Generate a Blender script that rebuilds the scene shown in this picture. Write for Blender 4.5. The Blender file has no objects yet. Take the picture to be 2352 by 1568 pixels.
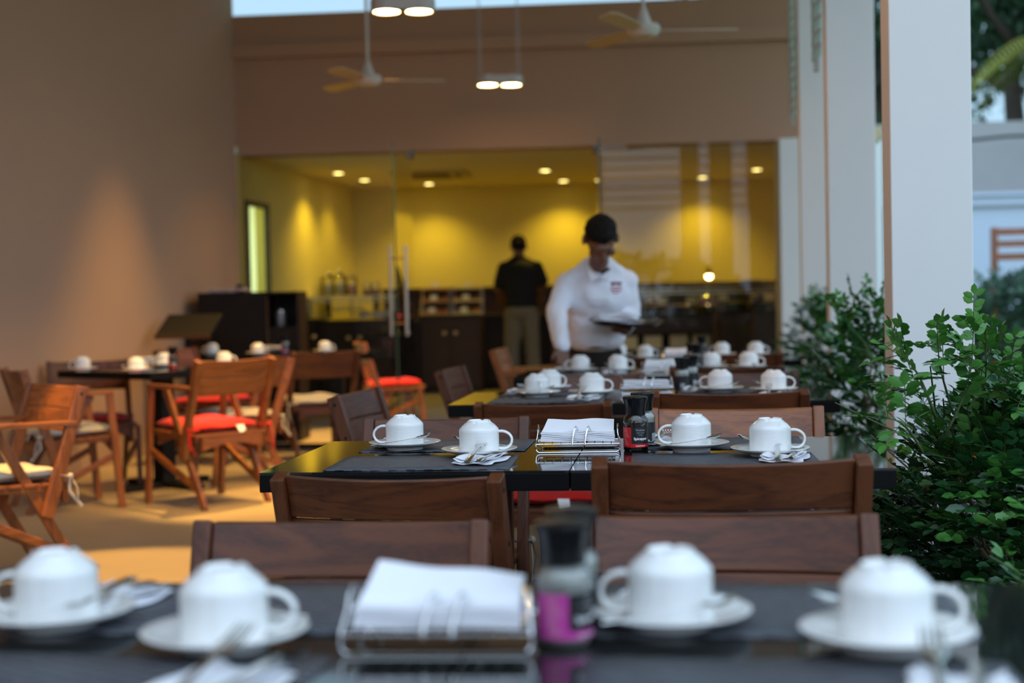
import bpy, bmesh, math, random
from math import sin, cos, pi, radians as R, sqrt
from mathutils import Vector as V, Matrix as M4
random.seed(7)
S = bpy.context.scene
# ------------------------------------------------------------------ camera
FPX, HC = 3267.0, 1.124
PITCH, ROLL = math.atan(94 / FPX), 0.0215
cf = V((0, cos(PITCH), -sin(PITCH))); u0 = V((0, sin(PITCH), cos(PITCH))); r0 = V((1, 0, 0))
cr = r0 * cos(ROLL) - u0 * sin(ROLL); cu = r0 * sin(ROLL) + u0 * cos(ROLL)
cam = bpy.data.cameras.new('camera'); camo = bpy.data.objects.new('camera', cam)
S.collection.objects.link(camo); S.camera = camo
mw = M4(((cr.x, cu.x, -cf.x, 0), (cr.y, cu.y, -cf.y, 0), (cr.z, cu.z, -cf.z, HC), (0, 0, 0, 1)))
camo.matrix_world = mw
cam.sensor_width = 36.0; cam.lens = FPX * 36.0 / 2352
cam.clip_start = 0.05; cam.clip_end = 300
cam.dof.use_dof = True; cam.dof.focus_distance = 3.55; cam.dof.aperture_fstop = 2.3
# ------------------------------------------------------------------ view + world
S.view_settings.view_transform = 'Standard'; S.view_settings.look = 'None'
S.view_settings.gamma = 1; S.view_settings.use_curve_mapping = False
S.view_settings.exposure = 0.0
S.cycles.use_denoising = True
S.cycles.max_bounces = 8; S.cycles.diffuse_bounces = 4; S.cycles.glossy_bounces = 4
S.cycles.transmission_bounces = 6; S.cycles.transparent_max_bounces = 12
S.cycles.caustics_reflective = False; S.cycles.caustics_refractive = False
S.cycles.sample_clamp_indirect = 4.0
W = bpy.data.worlds.new('dusk'); S.world = W; W.use_nodes = True
wn = W.node_tree.nodes; wl = W.node_tree.links
wbg = wn['Background']
wtc = wn.new('ShaderNodeTexCoord'); wsx = wn.new('ShaderNodeSeparateXYZ'); wr = wn.new('ShaderNodeValToRGB')
# the dusk sky is brighter behind the photographer (-y) and overhead than over the building
wl.new(wtc.outputs['Generated'], wsx.inputs[0]); wmr = wn.new('ShaderNodeMapRange')
wmr.inputs['From Min'].default_value = -0.75; wmr.inputs['From Max'].default_value = 0.75
wl.new(wsx.outputs['Y'], wmr.inputs['Value']); wl.new(wmr.outputs[0], wr.inputs[0]); wl.new(wr.outputs[0], wbg.inputs[0])
wr.color_ramp.elements[0].position = 0.0; wr.color_ramp.elements[0].color = (0.62, 0.78, 1.0, 1)
wr.color_ramp.elements[1].position = 0.9; wr.color_ramp.elements[1].color = (0.215, 0.33, 0.42, 1)
wbg.inputs[1].default_value = 2.42
def lamp(kind, loc, energy, color, size=0.1, spot=None, blend=0.5, to=None, parent=None, name='bulb_light', sizey=None):
    L = bpy.data.lights.new(name, kind); L.energy = energy; L.color = color
    if kind == 'AREA':
        L.size = size
        if sizey: L.shape = 'RECTANGLE'; L.size_y = sizey
    else: L.shadow_soft_size = size
    if kind == 'SPOT': L.spot_size = R(spot); L.spot_blend = blend
    o = bpy.data.objects.new(name, L); S.collection.objects.link(o); o.location = loc
    d = (V(to) - V(loc)) if to else V((0, 0, -1))
    o.rotation_euler = d.to_track_quat('-Z', 'Y').to_euler()
    if parent: o.parent = parent
    return o
WARM = (1.0, 0.58, 0.14); YEL = (1.0, 0.70, 0.07)
# ------------------------------------------------------------------ photo geometry (rays through the lens onto real planes)
def ray(px, py):
    return cf * FPX + cr * (px - 1176) + cu * (784 - py)
def P(px, py, z):
    d = ray(px, py); t = (z - HC) / d.z; return V((d.x * t, d.y * t, z))
def D(px, py, y):
    d = ray(px, py); t = y / d.y; return V((d.x * t, y, HC + d.z * t))
# ------------------------------------------------------------------ materials
MATS = {}
def mat(name, col, rough=0.5, metal=0.0, spec=0.5, coat=0.0, noise=None, bump=None, emit=None, sheen=0.0, trans=0.0, alpha=1.0, sub=0.0):
    if name in MATS: return MATS[name]
    m = bpy.data.materials.new(name); m.use_nodes = True; MATS[name] = m
    nt = m.node_tree; b = nt.nodes['Principled BSDF']
    b.inputs['Base Color'].default_value = (*col, 1); b.inputs['Roughness'].default_value = rough
    b.inputs['Metallic'].default_value = metal; b.inputs['Specular IOR Level'].default_value = spec
    b.inputs['Coat Weight'].default_value = coat; b.inputs['Sheen Weight'].default_value = sheen
    b.inputs['Transmission Weight'].default_value = trans
    if sub: b.inputs['Subsurface Weight'].default_value = sub; b.inputs['Subsurface Radius'].default_value = (0.02, 0.01, 0.006)
    if emit: b.inputs['Emission Color'].default_value = (*emit[0], 1); b.inputs['Emission Strength'].default_value = emit[1]
    tc = nt.nodes.new('ShaderNodeTexCoord')
    if noise:                       # (scale, second colour, contrast)
        n = nt.nodes.new('ShaderNodeTexNoise'); n.inputs['Scale'].default_value = noise[0]; n.inputs['Detail'].default_value = 6
        nt.links.new(tc.outputs['Object'], n.inputs['Vector'])
        rp = nt.nodes.new('ShaderNodeValToRGB'); w = noise[2] if len(noise) > 2 else 0.2
        rp.color_ramp.elements[0].position = 0.5 - w; rp.color_ramp.elements[1].position = 0.5 + w
        rp.color_ramp.elements[0].color = (*col, 1); rp.color_ramp.elements[1].color = (*noise[1], 1)
        nt.links.new(n.outputs['Fac'], rp.inputs[0]); nt.links.new(rp.outputs[0], b.inputs['Base Color'])
    if bump:
        n = nt.nodes.new('ShaderNodeTexNoise'); n.inputs['Scale'].default_value = bump[0]; n.inputs['Detail'].default_value = 4
        nt.links.new(tc.outputs['Object'], n.inputs['Vector'])
        bp = nt.nodes.new('ShaderNodeBump'); bp.inputs['Strength'].default_value = bump[1]; bp.inputs['Distance'].default_value = 0.01
        nt.links.new(n.outputs['Fac'], bp.inputs['Height']); nt.links.new(bp.outputs[0], b.inputs['Normal'])
    return m
def wood(name, c1, c2, rough=0.35, axis='X', scale=1.0, coat=0.15):
    if name in MATS: return MATS[name]
    m = mat(name, c1, rough, coat=coat); nt = m.node_tree; b = nt.nodes['Principled BSDF']
    tc = nt.nodes.new('ShaderNodeTexCoord'); mp = nt.nodes.new('ShaderNodeMapping')
    oi = nt.nodes.new('ShaderNodeObjectInfo'); ad = nt.nodes.new('ShaderNodeVectorMath'); ad.operation = 'ADD'
    ml = nt.nodes.new('ShaderNodeVectorMath'); ml.operation = 'SCALE'; ml.inputs['Scale'].default_value = 7.3
    cmb = nt.nodes.new('ShaderNodeCombineXYZ')
    for k in range(3): nt.links.new(oi.outputs['Random'], cmb.inputs[k])
    nt.links.new(cmb.outputs[0], ml.inputs[0])
    nt.links.new(tc.outputs['Object'], ad.inputs[0]); nt.links.new(ml.outputs[0], ad.inputs[1])
    nt.links.new(ad.outputs[0], mp.inputs['Vector'])
    st = {'X': (1.2, 9, 9), 'Y': (9, 1.2, 9), 'Z': (9, 9, 1.2)}[axis]
    mp.inputs['Scale'].default_value = tuple(s * scale for s in st)
    n = nt.nodes.new('ShaderNodeTexNoise'); n.inputs['Scale'].default_value = 1.6; n.inputs['Detail'].default_value = 2; n.inputs['Distortion'].default_value = 1.2
    nt.links.new(mp.outputs[0], n.inputs['Vector'])
    mm = nt.nodes.new('ShaderNodeMath'); mm.operation = 'MULTIPLY'; mm.inputs[1].default_value = 7.0
    fr = nt.nodes.new('ShaderNodeMath'); fr.operation = 'PINGPONG'; fr.inputs[1].default_value = 1.0
    nt.links.new(n.outputs['Fac'], mm.inputs[0]); nt.links.new(mm.outputs[0], fr.inputs[0])
    n2 = nt.nodes.new('ShaderNodeTexNoise'); n2.inputs['Scale'].default_value = 30; n2.inputs['Detail'].default_value = 5
    nt.links.new(mp.outputs[0], n2.inputs['Vector'])
    mx = nt.nodes.new('ShaderNodeMath'); mx.operation = 'MULTIPLY_ADD'; mx.inputs[1].default_value = 0.6
    nt.links.new(fr.outputs[0], mx.inputs[0]); nt.links.new(n2.outputs['Fac'], mx.inputs[2])
    rp = nt.nodes.new('ShaderNodeValToRGB'); rp.color_ramp.elements[0].position = 0.3; rp.color_ramp.elements[1].position = 1.05
    rp.color_ramp.elements[0].color = (*c1, 1); rp.color_ramp.elements[1].color = (*c2, 1)
    nt.links.new(mx.outputs[0], rp.inputs[0]); nt.links.new(rp.outputs[0], b.inputs['Base Color'])
    return m
def weave(name, c1, c2, sc=90, rough=0.55):
    m = mat(name, c1, rough); nt = m.node_tree; b = nt.nodes['Principled BSDF']
    tc = nt.nodes.new('ShaderNodeTexCoord'); mp = nt.nodes.new('ShaderNodeMapping'); mp.inputs['Scale'].default_value = (0.55, 1, 1)
    ck = nt.nodes.new('ShaderNodeTexChecker'); ck.inputs['Scale'].default_value = sc
    nt.links.new(tc.outputs['Object'], mp.inputs['Vector']); nt.links.new(mp.outputs[0], ck.inputs['Vector'])
    n = nt.nodes.new('ShaderNodeTexNoise'); n.inputs['Scale'].default_value = 90; n.inputs['Detail'].default_value = 3
    nt.links.new(mp.outputs[0], n.inputs['Vector'])
    mx = nt.nodes.new('ShaderNodeMath'); mx.operation = 'MULTIPLY_ADD'; mx.inputs[1].default_value = 0.75
    nt.links.new(ck.outputs['Fac'], mx.inputs[0]); nt.links.new(n.outputs['Fac'], mx.inputs[2])
    rp = nt.nodes.new('ShaderNodeValToRGB'); rp.color_ramp.elements[0].position = 0.35; rp.color_ramp.elements[1].position = 1.0
    rp.color_ramp.elements[0].color = (*c1, 1); rp.color_ramp.elements[1].color = (*c2, 1)
    nt.links.new(mx.outputs[0], rp.inputs[0]); nt.links.new(rp.outputs[0], b.inputs['Base Color'])
    bp = nt.nodes.new('ShaderNodeBump'); bp.inputs['Strength'].default_value = 0.5; bp.inputs['Distance'].default_value = 0.0015
    nt.links.new(mx.outputs[0], bp.inputs['Height']); nt.links.new(bp.outputs[0], b.inputs['Normal'])
    return m
def pane(name, tint=(0.93, 0.96, 0.95), ior=1.5, boost=1.0):
    m = bpy.data.materials.new(name); m.use_nodes = True; MATS[name] = m; nt = m.node_tree; nt.nodes.clear()
    o = nt.nodes.new('ShaderNodeOutputMaterial'); mx = nt.nodes.new('ShaderNodeMixShader')
    t = nt.nodes.new('ShaderNodeBsdfTransparent'); g = nt.nodes.new('ShaderNodeBsdfGlossy'); f = nt.nodes.new('ShaderNodeFresnel')
    t.inputs[0].default_value = (*tint, 1); g.inputs['Roughness'].default_value = 0.0; g.inputs[0].default_value = (1, 1, 1, 1); f.inputs[0].default_value = ior
    k = nt.nodes.new('ShaderNodeMath'); k.operation = 'MULTIPLY'; k.inputs[1].default_value = boost
    nt.links.new(f.outputs[0], k.inputs[0]); nt.links.new(k.outputs[0], mx.inputs[0])
    nt.links.new(t.outputs[0], mx.inputs[1]); nt.links.new(g.outputs[0], mx.inputs[2]); nt.links.new(mx.outputs[0], o.inputs[0])
    return m
WALL = mat('taupe_plaster', (0.44, 0.285, 0.195), 0.85, spec=0.2, noise=(0.7, (0.41, 0.265, 0.18), 0.35))
HEADER = mat('taupe_render', (0.42, 0.255, 0.16), 0.8, spec=0.3)
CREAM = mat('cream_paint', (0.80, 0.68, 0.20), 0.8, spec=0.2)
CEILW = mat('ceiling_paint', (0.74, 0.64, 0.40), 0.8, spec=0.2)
COLW = mat('white_column_paint', (0.80, 0.80, 0.78), 0.6, spec=0.3, noise=(3, (0.77, 0.77, 0.76), 0.3))
CONC = mat('polished_floor', (0.40, 0.31, 0.21), 0.38, spec=0.4, noise=(2.2, (0.33, 0.25, 0.165), 0.3), bump=(40, 0.05))
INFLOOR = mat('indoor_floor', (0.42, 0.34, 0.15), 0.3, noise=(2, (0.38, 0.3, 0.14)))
DARKW = mat('espresso_wood', (0.008, 0.004, 0.003), 0.5, spec=0.25, noise=(6, (0.014, 0.007, 0.004)))
BROWNW = mat('counter_brown', (0.035, 0.015, 0.006), 0.45, spec=0.3, noise=(5, (0.05, 0.021, 0.008)))
TEAKX = wood('teak_x', (0.12, 0.034, 0.008), (0.31, 0.095, 0.021), axis='X')  # teak tone pushed towards orange for the warmly lit chairs
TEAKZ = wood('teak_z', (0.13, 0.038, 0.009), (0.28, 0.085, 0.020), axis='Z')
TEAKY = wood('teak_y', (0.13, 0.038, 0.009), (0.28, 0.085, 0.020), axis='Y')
TEAKX_SHADE = wood('shade_teak_x', (0.045, 0.0105, 0.003), (0.125, 0.033, 0.009), 0.45, axis='X', coat=0.0)  # darker copies of the same teak, dusk shade put into the colour
TEAKZ_SHADE = wood('shade_teak_z', (0.055, 0.014, 0.004), (0.12, 0.033, 0.010), 0.42, axis='Z', coat=0.0)
TEAKY_SHADE = wood('shade_teak_y', (0.055, 0.014, 0.004), (0.12, 0.033, 0.010), 0.42, axis='Y', coat=0.0)
BLACKT = mat('black_granite', (0.010, 0.010, 0.010), 0.06, spec=0.6, coat=0.2, noise=(140, (0.016, 0.017, 0.016), 0.1))
BLACKE = mat('black_edge', (0.004, 0.004, 0.004), 0.5, spec=0.12)
IRON = mat('black_iron', (0.010, 0.009, 0.008), 0.6, spec=0.2)
PORC = mat('porcelain', (0.88, 0.87, 0.84), 0.12, spec=0.55, coat=0.5)
STEEL = mat('stainless', (0.72, 0.71, 0.69), 0.14, metal=1.0)
CHROME = mat('chrome', (0.82, 0.82, 0.82), 0.06, metal=1.0)
SATIN = mat('brushed_steel', (0.36, 0.36, 0.37), 0.4, metal=0.8)
PAPER = mat('paper_napkin', (0.90, 0.89, 0.92), 0.9, spec=0.1, bump=(60, 0.12))
MATW = weave('woven_mat', (0.012, 0.013, 0.016), (0.115, 0.12, 0.14))
REDF = mat('red_canvas', (0.50, 0.014, 0.009), 0.85, spec=0.15, sheen=0.2, bump=(300, 0.1))
GREYF = mat('grey_canvas', (0.40, 0.36, 0.31), 0.9, spec=0.15, sheen=0.2, bump=(300, 0.1))
BEIGEF = mat('beige_canvas', (0.55, 0.47, 0.37), 0.9, spec=0.15, sheen=0.2, bump=(300, 0.1))
TAGW = mat('white_tag', (0.85, 0.83, 0.8), 0.7)
SCREW = mat('dark_screw', (0.01, 0.009, 0.008), 0.4)
BPLAS = mat('black_plastic', (0.004, 0.004, 0.005), 0.22, spec=0.35)
GLASSJ = pane('jar_glass', (0.93, 0.96, 0.95), 1.5, 1.3)
GLASSW = pane('window_glass', (0.93, 0.93, 0.90), 1.5, 0.85)
GEDGE = mat('glass_edge', (0.03, 0.06, 0.045), 0.2)
PEPPER = mat('peppercorns', (0.035, 0.022, 0.014), 0.7, noise=(260, (0.10, 0.06, 0.035), 0.1), bump=(260, 1.0))
SALT = mat('coarse_salt', (0.80, 0.78, 0.72), 0.6, bump=(260, 0.8))
LRED = mat('label_red', (0.60, 0.008, 0.012), 0.4)
LMAG = mat('label_magenta', (0.55, 0.05, 0.32), 0.4)
LBLK = mat('label_black', (0.008, 0.008, 0.009), 0.4)
LWHT = mat('label_white', (0.85, 0.85, 0.85), 0.5)
LGREY = mat('label_grey', (0.35, 0.36, 0.37), 0.5)
WHITEM = mat('white_metal', (0.70, 0.68, 0.64), 0.4)
BULB = mat('halogen_face', (1, 0.8, 0.4), 0.5, emit=((1.0, 0.66, 0.25), 45))
BULBY = mat('downlight_face', (1, 0.9, 0.5), 0.5, emit=((1.0, 0.80, 0.25), 14))
SLAT = mat('louvre_slat', (0.52, 0.50, 0.47), 0.6)
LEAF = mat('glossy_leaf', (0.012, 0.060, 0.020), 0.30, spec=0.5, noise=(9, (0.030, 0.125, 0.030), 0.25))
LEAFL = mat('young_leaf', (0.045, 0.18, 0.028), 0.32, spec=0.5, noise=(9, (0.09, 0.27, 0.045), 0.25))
STEM = mat('shrub_stem', (0.16, 0.10, 0.045), 0.7)
GREENST = mat('green_twig', (0.06, 0.10, 0.03), 0.6)
BARK = mat('bark', (0.06, 0.045, 0.035), 0.9, bump=(20, 0.8))
TREEL = mat('tree_leaf', (0.012, 0.045, 0.018), 0.6, noise=(2, (0.03, 0.08, 0.03)))
PALML = mat('palm_leaf', (0.19, 0.21, 0.03), 0.6)
GREYL = mat('grey_leaf', (0.05, 0.11, 0.075), 0.6, noise=(3, (0.09, 0.16, 0.11)))
GRASS = mat('lawn', (0.055, 0.17, 0.03), 0.9, spec=0.1, noise=(8, (0.08, 0.23, 0.04)), bump=(60, 0.8))
GWALL = mat('garden_wall_paint', (0.50, 0.58, 0.70), 0.8, spec=0.2)
SIDING = mat('grey_boards', (0.30, 0.31, 0.31), 0.8, noise=(1.2, (0.36, 0.36, 0.35), 0.3))
SKIN = mat('skin', (0.17, 0.066, 0.034), 0.5, sub=0.1)
HAIRM = mat('black_hair', (0.008, 0.006, 0.005), 0.75, spec=0.15, bump=(60, 0.6))
SHIRTW = mat('white_shirt', (0.86, 0.86, 0.93), 0.85, spec=0.15, bump=(14, 0.25))
SHIRTB = mat('black_shirt', (0.012, 0.011, 0.010), 0.85, spec=0.2)
KHAKI = mat('khaki_trousers', (0.16, 0.13, 0.085), 0.9, spec=0.1, bump=(16, 0.3))
TROUB = mat('dark_trousers', (0.03, 0.024, 0.02), 0.9, spec=0.1)
BELT = mat('belt', (0.008, 0.007, 0.006), 0.4)
EMBR = mat('emblem_red', (0.45, 0.03, 0.05), 0.8)
TRAYM = mat('dark_tray', (0.012, 0.011, 0.011), 0.22, spec=0.6)
FOODY = mat('yellow_fruit', (0.75, 0.50, 0.05), 0.5); FOODO = mat('orange_food', (0.75, 0.22, 0.03), 0.5)
FOODG = mat('green_food', (0.20, 0.38, 0.05), 0.5); FOODB = mat('brown_bread', (0.38, 0.16, 0.04), 0.6); FOODR = mat('red_food', (0.5, 0.04, 0.02), 0.5)
SIGNC = mat('cream_card', (0.85, 0.78, 0.5), 0.7)
SHELFY = mat('pale_shelf', (0.70, 0.55, 0.22), 0.4)
# ------------------------------------------------------------------ mesh builder
class MB:
    def __init__(s): s.v = []; s.f = []; s.mi = []; s.cur = 0
    def add(s, vs, fs):
        n = len(s.v); s.v += [tuple(v) for v in vs]; s.f += [tuple(i + n for i in f) for f in fs]; s.mi += [s.cur] * len(fs); return s
    def box(s, c, d, rot=None):
        c = V(c); h = V(d) / 2; vs = []
        for x in (-1, 1):
            for y in (-1, 1):
                for z in (-1, 1):
                    p = V((x * h.x, y * h.y, z * h.z))
                    if rot is not None: p = rot @ p
                    vs.append(c + p)
        return s.add(vs, [(0, 1, 3, 2), (4, 6, 7, 5), (0, 4, 5, 1), (2, 3, 7, 6), (0, 2, 6, 4), (1, 5, 7, 3)])
    def beam(s, a, b, w, t, side=(1, 0, 0)):
        """rectangular bar a->b, w across 'side', t the other way"""
        a, b = V(a), V(b); d = (b - a).normalized(); sd = V(side); sd = (sd - d * sd.dot(d)).normalized(); o = d.cross(sd)
        vs = []
        for p in (a, b):
            for i, j in ((-1, -1), (1, -1), (1, 1), (-1, 1)): vs.append(p + sd * (i * w / 2) + o * (j * t / 2))
        return s.add(vs, [(3, 2, 1, 0), (4, 5, 6, 7), (0, 1, 5, 4), (1, 2, 6, 5), (2, 3, 7, 6), (3, 0, 4, 7)])
    def tube(s, pts, r, n=8, cap=True, sq=None, closed=False):
        pts = [V(p) for p in pts]; rs = r if isinstance(r, (list, tuple)) else [r] * len(pts)
        k = len(pts); vs = []; prev = None
        for i, p in enumerate(pts):
            if closed: t = pts[(i + 1) % k] - pts[i - 1]
            else: t = pts[min(i + 1, k - 1)] - pts[max(i - 1, 0)]
            t.normalize()
            if prev is None:
                a = V((0, 0, 1)) if abs(t.z) < 0.9 else V((1, 0, 0)); a = t.cross(a).normalized()
            else: a = (prev - t * prev.dot(t)).normalized()
            prev = a; b = t.cross(a)
            q1, q2 = (sq or (1, 1))
            for j in range(n):
                g = 2 * pi * j / n; vs.append(p + a * (cos(g) * rs[i] * q1) + b * (sin(g) * rs[i] * q2))
        fs = []
        for i in range(k - 1 + (1 if closed else 0)):
            i2 = (i + 1) % k
            for j in range(n): fs.append((i * n + j, i * n + (j + 1) % n, i2 * n + (j + 1) % n, i2 * n + j))
        if cap and not closed: fs.append(tuple(range(n))[::-1]); fs.append(tuple((k - 1) * n + j for j in range(n)))
        return s.add(vs, fs)
    def lathe(s, prof, n=32, c=(0, 0, 0), cap0=True, cap1=True, fn=None, a0=0, a1=2 * pi):
        c = V(c); vs = []; fs = []; full = abs(a1 - a0 - 2 * pi) < 1e-6; m = n if full else n + 1
        for i, (r, z) in enumerate(prof):
            for j in range(m):
                g = a0 + (a1 - a0) * j / n; rr, zz = (r, z) if fn is None else fn(i, g, r, z)
                vs.append(c + V((cos(g) * rr, sin(g) * rr, zz)))
        for i in range(len(prof) - 1):
            for j in range(n):
                j2 = (j + 1) % m if full else j + 1
                fs.append((i * m + j, i * m + j2, (i + 1) * m + j2, (i + 1) * m + j))
        if full:
            if cap0 and prof[0][0] > 1e-6: fs.append(tuple(range(n))[::-1])
            if cap1 and prof[-1][0] > 1e-6: fs.append(tuple((len(prof) - 1) * m + j for j in range(n)))
        return s.add(vs, fs)
    def ell(s, c, r, n=16, m=10, rot=None):
        c = V(c); vs = []; fs = []
        for i in range(m + 1):
            a = -pi / 2 + pi * i / m
            for j in range(n):
                g = 2 * pi * j / n; p = V((cos(a) * cos(g) * r[0], cos(a) * sin(g) * r[1], sin(a) * r[2]))
                if rot is not None: p = rot @ p
                vs.append(c + p)
        for i in range(m):
            for j in range(n): fs.append((i * n + j, i * n + (j + 1) % n, (i + 1) * n + (j + 1) % n, (i + 1) * n + j))
        return s.add(vs, fs)
    def prism(s, poly, z0, z1):
        n = len(poly); vs = [(p[0], p[1], z0) for p in poly] + [(p[0], p[1], z1) for p in poly]
        return s.add(vs, [tuple(range(n))[::-1], tuple(range(n, 2 * n))] + [(i, (i + 1) % n, n + (i + 1) % n, n + i) for i in range(n)])
    def build(s, name, mats, parent=None, smooth=True, ang=35, bevel=0, sub=0, loc=None, sharp=True):
        me = bpy.data.meshes.new(name); me.from_pydata(s.v, [], s.f); me.update()
        if not isinstance(mats, (list, tuple)): mats = [mats]
        for m in mats: me.materials.append(m)
        if len(mats) > 1: me.polygons.foreach_set('material_index', s.mi)
        bm = bmesh.new(); bm.from_mesh(me); bmesh.ops.recalc_face_normals(bm, faces=bm.faces); bm.to_mesh(me); bm.free()
        if smooth:
            me.shade_smooth()
            if sharp: me.set_sharp_from_angle(angle=R(ang))
        o = bpy.data.objects.new(name, me); S.collection.objects.link(o)
        if loc is not None: o.location = loc
        if parent is not None: o.parent = parent
        if bevel:
            b = o.modifiers.new('bevel', 'BEVEL'); b.width = bevel; b.segments = 2; b.limit_method = 'ANGLE'; b.angle_limit = R(40)
        if sub: b = o.modifiers.new('sub', 'SUBSURF'); b.levels = sub; b.render_levels = sub
        return o
def tag(o, label=None, cat=None, group=None, kind=None):
    if label: o['label'] = label
    if cat: o['category'] = cat
    if group: o['group'] = group
    if kind: o['kind'] = kind
    return o
def thing(name, loc=(0, 0, 0), rz=0, label=None, cat=None, group=None):
    o = bpy.data.objects.new(name, None); S.collection.objects.link(o); o.empty_display_size = 0.1
    o.location = loc; o.rotation_euler = (0, 0, rz); return tag(o, label, cat, group)
def struct(o, label=None): o['kind'] = 'structure'; return o
def dup(o, parent=None):
    c = o.copy(); S.collection.objects.link(c)
    if parent is not None: c.parent = parent
    for ch in o.children: dup(ch, c)
    return c
USED = set()
def place(proto, loc, rz, label, group=None, scale=None, tilt=None):
    """first use moves the prototype itself, afterwards copies of it and of its parts"""
    if proto.name in USED: o = dup(proto)
    else: o = proto; USED.add(proto.name)
    o.location = loc; o.rotation_euler = (tilt[0] if tilt else 0, tilt[1] if tilt else 0, rz)
    if scale: o.scale = scale
    o['label'] = label
    if group: o['group'] = group
    return o
# ------------------------------------------------------------------ the setting
BW = R(-4.5)                                   # back wall turned a little
def wl_x(d): return -2.51 - 0.14 * (13 - d)    # inner face of the left wall
def quadwall(name, a, b, z0, z1, t, m, parent=None):
    """upright wall from a to b (plan), thickness t to the left of a->b"""
    a = V((*a, 0)); b = V((*b, 0)); n = V((-(b - a).y, (b - a).x, 0)).normalized() * t
    mb = MB(); mb.prism([a, b, b + n, a + n], z0, z1)
    return mb.build(name, m, parent, smooth=False)
def bwy(x, d=13.0): return d - (x) * math.tan(R(4.5))          # back wall line
struct(quadwall('wall_left', (wl_x(-2), -2), (-2.51, bwy(-2.51)), 0, 5.2, 0.25, WALL))
mb = MB(); mb.prism([(-5.2, -7), (3.6, -7), (3.6, 13.9), (-5.2, 13.9)], -0.12, 0)
struct(mb.build('floor', CONC, smooth=False))
# header above the glass
def bwall(name, x0, x1, z0, z1, m, front=0.0, t=0.25, parent=None):
    return quadwall(name, (x0, bwy(x0) - front), (x1, bwy(x1) - front), z0, z1, t, m, parent)
hd = struct(bwall('wall_back', -2.75, 3.1, 2.51, 3.80, HEADER))
struct(bwall('trim_1', -2.52, 2.9, 3.40, 3.52, HEADER, front=0.06, t=0.06))
# right return of the glass wall and the columns of the open side
def column(name, x, y, w=0.25, d=0.25, h=4.55, rz=R(-9)):
    mb = MB(); mb.box((0, d / 2, h / 2), (w, d, h)); o = mb.build(name, COLW, smooth=False, bevel=0.004)
    o.location = (x, y, 0); o.rotation_euler.z = rz; return struct(o)
cols = [(D(2143, 700, 4.5).x, 4.5), (D(1961, 690, 7.6).x, 7.6), (D(1882, 690, 10.6).x, 10.6)]
for i, (x, y) in enumerate(cols): column('trim_%d' % (i + 2), x, y)
wend = D(1797, 690, 12.6)
mb = MB(); mb.prism([(wend.x, 12.62), (wend.x + 0.30, 12.58), (wend.x + 0.34, 13.0), (wend.x + 0.02, 13.0)], 0, 2.505)
struct(mb.build('wall_right', COLW, smooth=False))
# ceiling over the terrace
mb = MB(); mb.prism([(-5.0, 2.6), (3.3, 2.6), (4.0, 13.9), (-3.4, 13.9)], 4.56, 4.76)
struct(mb.build('ceiling', mat('terrace_ceiling', (0.62, 0.56, 0.50), 0.8), smooth=False))
# ---- indoor room behind the glass
ZI = 0.15; ZC = 2.52
mb = MB(); mb.prism([(-2.6, bwy(-2.6)), (3.0, bwy(3.0)), (4.1, 17.5), (-2.2, 17.5)], -0.1, ZI)
struct(mb.build('floor_indoor', INFLOOR, smooth=False))
mb = MB(); mb.prism([(-3.5, bwy(-3.5) + 0.25), (3.4, bwy(3.4) + 0.25), (4.1, 17.8), (-3.5, 17.8)], ZC, ZC + 0.12)
struct(mb.build('ceiling_indoor', CEILW, smooth=False))
struct(quadwall('wall_indoor_back', (-2.2, 17.35), (4.2, 17.05), ZI, ZC, 0.15, CREAM))
def ilx(d): return -2.51 + 0.144 * (d - 13)
wi = struct(quadwall('wall_indoor_left', (ilx(13.95), 13.95), (ilx(17.4), 17.4), ZI, ZC, 0.12, CREAM))
struct(quadwall('wall_indoor_left_2', (ilx(13.2), 13.2), (ilx(13.32), 13.32), ZI, ZC, 0.12, CREAM))
struct(quadwall('wall_indoor_left_3', (ilx(13.32), 13.32), (ilx(13.95), 13.95), 2.09, ZC, 0.12, CREAM))
struct(quadwall('wall_indoor_right', (4.3, 17.4), (2.74, 12.95), ZI, ZC, 0.12, CREAM))
struct(quadwall('wall_outer', (4.46, 17.4), (2.90, 12.95), 0, 3.0, 0.10, COLW))
# small bright service room behind the doorway
SERV = mat('service_room_paint', (0.78, 0.84, 0.70), 0.7)
mb = MB(); mb.box((-3.35, 14.75, 1.3), (0.08, 2.6, 2.5)); mb.box((-2.95, 16.0, 1.3), (0.9, 0.08, 2.5)); mb.box((-2.95, 14.6, 2.56), (0.9, 2.9, 0.06)); mb.box((-2.98, 13.42, 1.3), (0.66, 0.06, 2.5))
struct(mb.build('wall_service_room', SERV, smooth=False))
mb = MB(); mb.prism([(-3.4, 13.3), (-2.6, 13.3), (-2.4, 16), (-3.4, 16)], 0.05, ZI)
struct(mb.build('floor_service_room', SERV, smooth=False))
lamp('AREA', (-2.85, 14.5, 2.48), 34, (0.85, 1.0, 0.85), 0.5, name='service_room_light')
# door frame of the doorway
mb = MB()
for d in (13.33, 13.94): mb.box((ilx(d) + 0.005, d, 1.12), (0.05, 0.05, 1.94))
mb.box((ilx(13.63) + 0.005, 13.63, 2.09), (0.05, 0.66, 0.05), M4.Rotation(R(-8.2), 3, 'Z'))
struct(mb.build('door_1', mat('door_frame_dark', (0.06, 0.05, 0.03), 0.5), smooth=False))
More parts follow.
